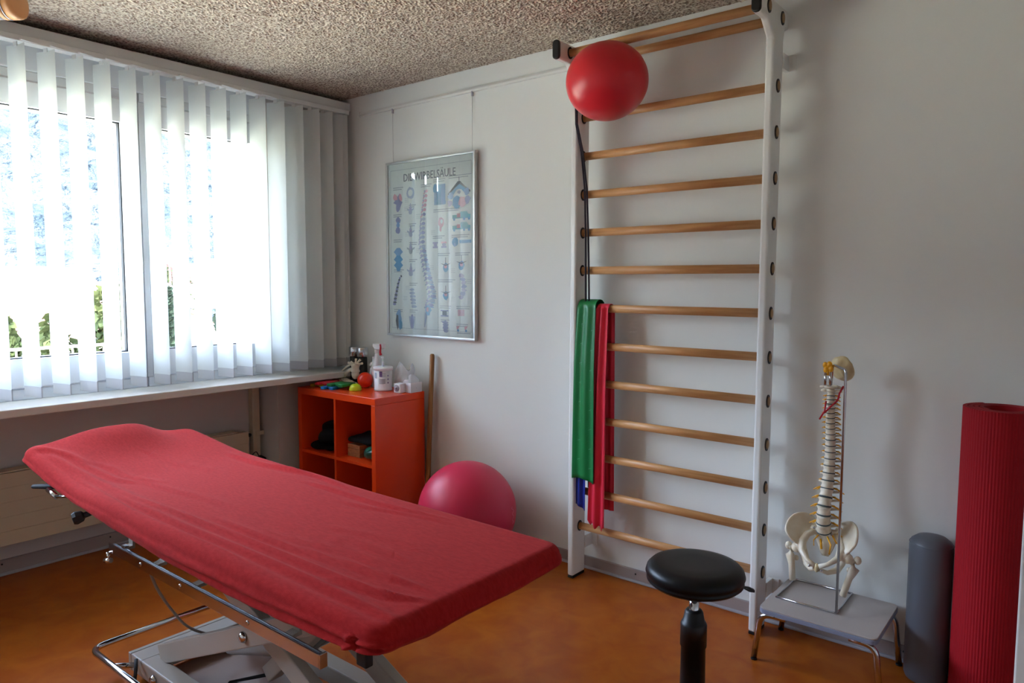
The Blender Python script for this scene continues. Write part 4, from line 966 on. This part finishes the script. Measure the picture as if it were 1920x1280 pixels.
# base frame
BZ0, BZ1 = .045, .105
bf = MB(); bf.box((1.425, -1.86, BZ0), (1.505, -1.42, BZ1))
obj('base_crossbar', bf, 'grey_frame', mtb, bevel=.005)
obj('base_crossbar', MB().box((2.62, -1.86, BZ0), (2.70, -1.42, BZ1)), 'grey_frame', mtb, bevel=.005)
obj('base_beam', MB().box((1.50, -1.86, BZ0), (2.62, -1.80, BZ1)), 'grey_frame', mtb, bevel=.005)
obj('base_beam', MB().box((1.50, -1.48, BZ0), (2.62, -1.42, BZ1)), 'grey_frame', mtb, bevel=.005)
obj('base_end_plate', MB().prism([(-1.86, BZ0), (-1.86, BZ1), (-1.42, BZ1), (-1.42, BZ0), (-1.45, .02), (-1.83, .02)], 'x', 1.405, 1.425), 'grey_frame', mtb, bevel=.003)
obj('base_tray', MB().box((1.50, -1.80, .028), (2.62, -1.48, .034)), 'tray', mtb, bevel=.001)
# scissor arms
def armbar(x0, z0, x1, z1, y, w_, th, nm='scissor_arm'):
    d = Vector((x1 - x0, 0, z1 - z0)); L = d.length; d.normalize(); n_ = Vector((-d.z, 0, d.x)); b = MB(); c0 = Vector((x0, y, z0)) - d * .02; c1 = Vector((x1, y, z1)) + d * .02
    vs = []
    for yy in (-th / 2, th / 2):
        for c_, s in ((c0, -1), (c1, -1), (c1, 1), (c0, 1)): vs.append(c_ + n_ * (w_ / 2 * s) + Vector((0, yy, 0)))
    b.add(vs, [(0, 1, 2, 3), (7, 6, 5, 4), (0, 4, 5, 1), (1, 5, 6, 2), (2, 6, 7, 3), (3, 7, 4, 0)]); return obj(nm, b, 'grey_frame', mtb, bevel=.004)
for y in (-1.795, -1.485):
    armbar(1.55, .125, 2.58, .575, y, .065, .035); 
for y in (-1.745, -1.535):
    armbar(1.58, .575, 2.62, .11, y, .065, .035)
armbar(2.05, .20, 2.45, .56, -1.70, .05, .05, 'lift_motor_arm')
obj('lift_motor', MB().tube([(1.70, -1.64, .14), (2.15, -1.64, .28)], .032, 16), 'grey_frame', mtb)
obj('lift_motor_rod', MB().tube([(2.15, -1.64, .28), (2.42, -1.64, .45)], .014, 12), 'chrome', mtb)
for x, y, z in ((2.075, -1.8135, .355), (1.60, -1.862, .075), (1.70, -1.862, .075)): obj('pivot_bolt', MB().lathe([(0, 0), (.017, 0), (.017, .004), (.011, .012), (0, .014)], (x, y, z), 18, (0, -1, 0)), 'chrome', mtb)
# foot-control rail
fr_ = rounded([(1.98, -1.405, .075), (1.285, -1.405, .095), (1.285, -1.93, .098), (2.60, -1.93, .098)], .05, 8)
obj('foot_rail', MB().tube(rounded([(1.285, -1.45, .105), (1.285, -1.935, .105), (2.62, -1.935, .105)], .055, 8), .011, 14), 'chrome', mtb)
obj('foot_rail_holder', MB().tube([(1.285, -1.45, .105), (1.40, -1.45, .085)], .009, 10).tube([(1.47, -1.93, .105), (1.47, -1.86, .08)], .009, 10), 'chrome', mtb)
obj('pedal_bracket', MB().tube([(1.52, -1.895, .02), (1.52, -1.885, .09), (1.49, -1.87, .11)], .006, 8), 'gasket', mtb)
obj('pedal_rod', MB().tube([(1.95, -1.66, .13), (1.78, -1.70, .06), (2.12, -1.62, .075)], .006, 8), 'gasket', mtb)
for x, y in ((1.46, -1.80), (1.46, -1.46), (2.66, -1.80), (2.66, -1.46)):
    obj('wheel', MB().tube([(x, y - .012, .0215), (x, y + .012, .0215)], .021, 16), 'black', mtb)
obj('gas_strut', MB().tube([(1.66, -1.74, .46), (1.42, -1.74, .58)], .009, 10), 'chrome', mtb)
# levers under the head part
obj('black_lever', MB().tube([(1.15, -1.93, .655), (1.07, -1.965, .650), (1.0, -1.995, .643)], [.012, .014, .010], 10, flat=(1, .75)), 'gasket', mtb)
obj('chrome_handle', MB().tube([(1.16, -2.0, .662), (1.235, -2.0, .651)], .009, 14).tube([(1.235, -2.0, .651), (1.30, -1.95, .655)], .005, 10), 'chrome', mtb)
obj('locking_knob', MB().lathe([(0, 0), (.018, .002), (.022, .012), (.018, .03), (.010, .036), (.009, .055), (0, .055)], (1.405, -2.015, .612), 8, (.3, 1, .25), smooth=False), 'black', mtb)
obj('control_cable', MB().tube(rounded([(1.81, -1.90, .56), (1.72, -1.92, .50), (1.66, -1.86, .38), (1.62, -1.76, .22), (1.60, -1.62, .12), (1.66, -1.50, .07), (1.68, -1.46, .10)], .06, 6), .0045, 8), 'cable', mtb)

# ================================================================== CEILING LAMP (upper left)
lp = empty('ceiling_spotlight', (.60, -1.92, 2.46), 'tan and silver cylinder lamp mounted on the ceiling by the window', 'lamp')
ax_ = Vector((rt.x, rt.y, -.0)).normalized(); c0 = Vector((.60, -1.885, 2.435))
c0 = Vector((.575, -1.93, 2.445))
obj('lampshade', MB().lathe([(.060, .079), (.060, .104), (.058, .114), (.050, .119), (0, .120)], c0, 32, ax_), 'lamp', lp)
obj('shade_band', MB().lathe([(.0605, .054), (.0605, .075)], c0, 32, ax_), 'lamp', lp)
obj('metal_ring', MB().lathe([(.0615, .0745), (.0615, .0795)], c0, 32, ax_), 'silver', lp)
obj('silver_barrel', MB().lathe([(0, -.19), (.055, -.19), (.060, -.17), (.060, .055)], c0, 32, ax_), 'silver', lp)
obj('ceiling_mount', MB().lathe([(0, 0), (.03, 0), (.03, .01), (0, .01)], (.56, -1.95, 2.488), 20), 'silver', lp)

# ================================================================== OUTSIDE
G = -3.2
tag(obj('meadow', MB().box((-120, -70, G - .2), (-1.2, 100, G)), 'grass'), kind='structure')
def hillf(u, v):
    x = -38 - 197 * u; y = -120 + 330 * v
    z = G + 66 * sstep(u * 1.15) * (.80 + .26 * noise.noise(Vector((v * 5, 1, 0))) - .10 * (v - .4)) + 5 * noise.noise(Vector((u * 9, v * 13, 2))) * u + 2.2 * noise.noise(Vector((u * 60, v * 90, 5))) * min(1, u * 6)
    return (x, y, z)
tag(obj('mountain_slope', MB().grid(hillf, 120, 200), 'hill'), kind='structure')
def house(x, y, w_, d, h, label, roofh=1.4, m_='stucco', nwin=3, gable=False):
    e = empty('house', (x, y, G), label, 'house')
    obj('house_wall', MB().box((x - d / 2, y - w_ / 2, G), (x + d / 2, y + w_ / 2, G + h)), m_, e)
    if gable: obj('gable', MB().prism([(y - w_ / 2, G + h), (y, G + h + roofh - .08), (y + w_ / 2, G + h)], 'x', x - d / 2, x + d / 2), m_, e); obj('roof', MB().prism([(y - w_ / 2 - .3, G + h - .15), (y, G + h + roofh - .06), (y + w_ / 2 + .3, G + h - .15), (y + w_ / 2 + .3, G + h - .08), (y, G + h + roofh + .04), (y - w_ / 2 - .3, G + h - .08)], 'x', x - d / 2 - .3, x + d / 2 + .4), 'tile', e)
    else: obj('roof', MB().prism([(x - d / 2 - .4, G + h), (x, G + h + roofh), (x + d / 2 + .4, G + h)], 'y', y - w_ / 2 - .4, y + w_ / 2 + .4), 'tile', e)
    for k in range(nwin):
        yy = y - w_ / 2 + w_ * (k + .5) / nwin
        obj('house_window', MB().box((x + d / 2, yy - .45, G + h * .5), (x + d / 2 + .05, yy + .45, G + h * .5 + 1.1)), 'pg', e)
house(-22, 8.2, 4.2, 6, 2.9, 'pale gabled house beyond the right-hand window pane', .95, gable=True)
house(-40, 13, 6, 7, 2.6, 'cream house far behind the trees outside', 2.0)
house(-44, 33, 6, 6, 3.0, 'distant pale house on the slope right of the trees', 2.2)
house(-30, 5, 4, 6, 2.6, 'pale house beyond the left window pane', 1.8)
tc_ = empty('terrace_wall', (-9, 1.5, G), 'long white garden terrace with railing outside the left pane', 'terrace')
obj('parapet', MB().box((-9.3, .2, G), (-9, 3.0, G + 3.22)), 'stucco', tc_)
for k in range(17): obj('railing_bar', MB().box((-9.17, .3 + k * .16, G + 3.22), (-9.15, .32 + k * .16, G + 3.5)), 'stucco', tc_)
obj('railing_top', MB().box((-9.18, .2, G + 3.5), (-9.13, 3.0, G + 3.54)), 'stucco', tc_)
def tree(x, y, h, r, m_, label, seed, conifer=False, n=2600, group=None):
    rnd = random.Random(seed); e = empty('conifer_tree' if conifer else 'leafy_tree', (x, y, G), label, 'tree', group)
    obj('trunk', MB().tube([(x, y, G), (x + .1, y, G + h * .5), (x, y, G + h * .9)], [r * .09, r * .06, r * .02], 8), 'bark', e)
    b = MB(); vs = []; fs = []
    cl_ = [(rnd.uniform(-1, 1), rnd.uniform(-1, 1), rnd.uniform(-1, 1)) for _ in range(26)]
    for i in range(n):
        if conifer:
            t = rnd.random() ** .7; zz = h * (1 - .9 * t); rr = r * t * (.75 + .35 * math.sin(zz * 7)) * rnd.uniform(.6, 1); a = rnd.uniform(0, 2 * PI); p = Vector((x + rr * math.cos(a), y + rr * math.sin(a), G + zz))
        else:
            c_ = Vector(rnd.choice(cl_)); c_ = c_.normalized() * min(1, c_.length) * .72; q_ = Vector((rnd.gauss(0, 1), rnd.gauss(0, 1), rnd.gauss(0, 1))).normalized() * .33
            p = Vector((x, y, G + h * .62)) + Vector(((c_.x + q_.x) * r, (c_.y + q_.y) * r, (c_.z + q_.z) * h * .38))
        s = rnd.uniform(.06, .13) * (1.0 if conifer else 1.1); u_ = Vector((rnd.gauss(0, 1), rnd.gauss(0, 1), rnd.gauss(0, 1))).normalized(); w_ = u_.orthogonal().normalized()
        o_ = len(vs); vs += [p - u_ * s, p + w_ * s * .6, p + u_ * s, p - w_ * s * .6]; fs.append((o_, o_ + 1, o_ + 2, o_ + 3))
    b.add(vs, fs); o = obj('foliage', b, m_, e); o['kind'] = 'stuff'
tree(-10.6, 5.25, 5.2, .62, 'conifer', 'tallest dark conifer, beyond the right-hand window pane', 3, True, 3600)
tree(-12.2, 4.85, 4.45, .45, 'conifer', 'slim dark conifer nearest the pale gabled house', 5, True, 2400)
tree(-11.0, 3.25, 4.75, .55, 'leaf', 'yellow-green leafy tree beside the window mullion', 8, n=1800)
tree(-12.8, 2.75, 4.2, .50, 'leaf', 'leafy tree in the middle of the left window pane', 9, n=1800)
tree(-14, 2.20, 3.9, .42, 'leaf', 'small round tree seen through the leftmost slat gap', 11, n=1500)
tree(-15.5, 6.0, 4.0, .6, 'leaf', 'low leafy tree behind the slim dark conifer', 13, n=1500)
far = random.Random(21)
for k, (fx, fy, ww) in enumerate(((-58, 16, 7), (-62, 33, 8), (-78, 24, 9), (-80, 44, 9))):
    zb = -1.5 + .6 * (k % 3)
    e = empty('house', (fx, fy, G), ('small pale distant house low in the left pane', 'distant house right of the window mullion', 'farthest wide house up the slope', 'distant house at the far right of the slope')[k], 'house', 'distant houses on the slope')
    obj('house_wall', MB().box((fx - 4, fy - ww / 2, G), (fx + 4, fy + ww / 2, zb + 2.2)), 'stucco', e)
    obj('roof', MB().prism([(fx - 4.6, zb + 2.2), (fx, zb + 4.0), (fx + 4.6, zb + 2.2)], 'y', fy - ww / 2 - .5, fy + ww / 2 + .5), 'tile', e)
    for j in range(3):
        yy = fy - ww / 2 + ww * (j + .5) / 3
        obj('house_window', MB().box((fx + 4, yy - .6, zb), (fx + 4.05, yy + .6, zb + 1.2)), 'pg', e)
for k, (fx, fy, hh) in enumerate(((-50, 23, 6.5), (-66, 9, 8), (-70, 40, 8), (-88, 34, 10), (-92, 16, 11), (-56, 42, 6))):
    tree(fx, fy, hh, 2.2, 'leaf', ('round far tree in the meadow left of centre', 'far tree beside the low distant house', 'far tree between the two right-hand distant houses', 'tall tree behind the farthest wide house', 'tall far tree at the left foot of the slope', 'far tree at the right end of the meadow')[k], 40 + k, n=500, group='far trees at the foot of the slope')
# clean helper properties
for o in C.objects:
    if '_w' in o.keys(): del o['_w']
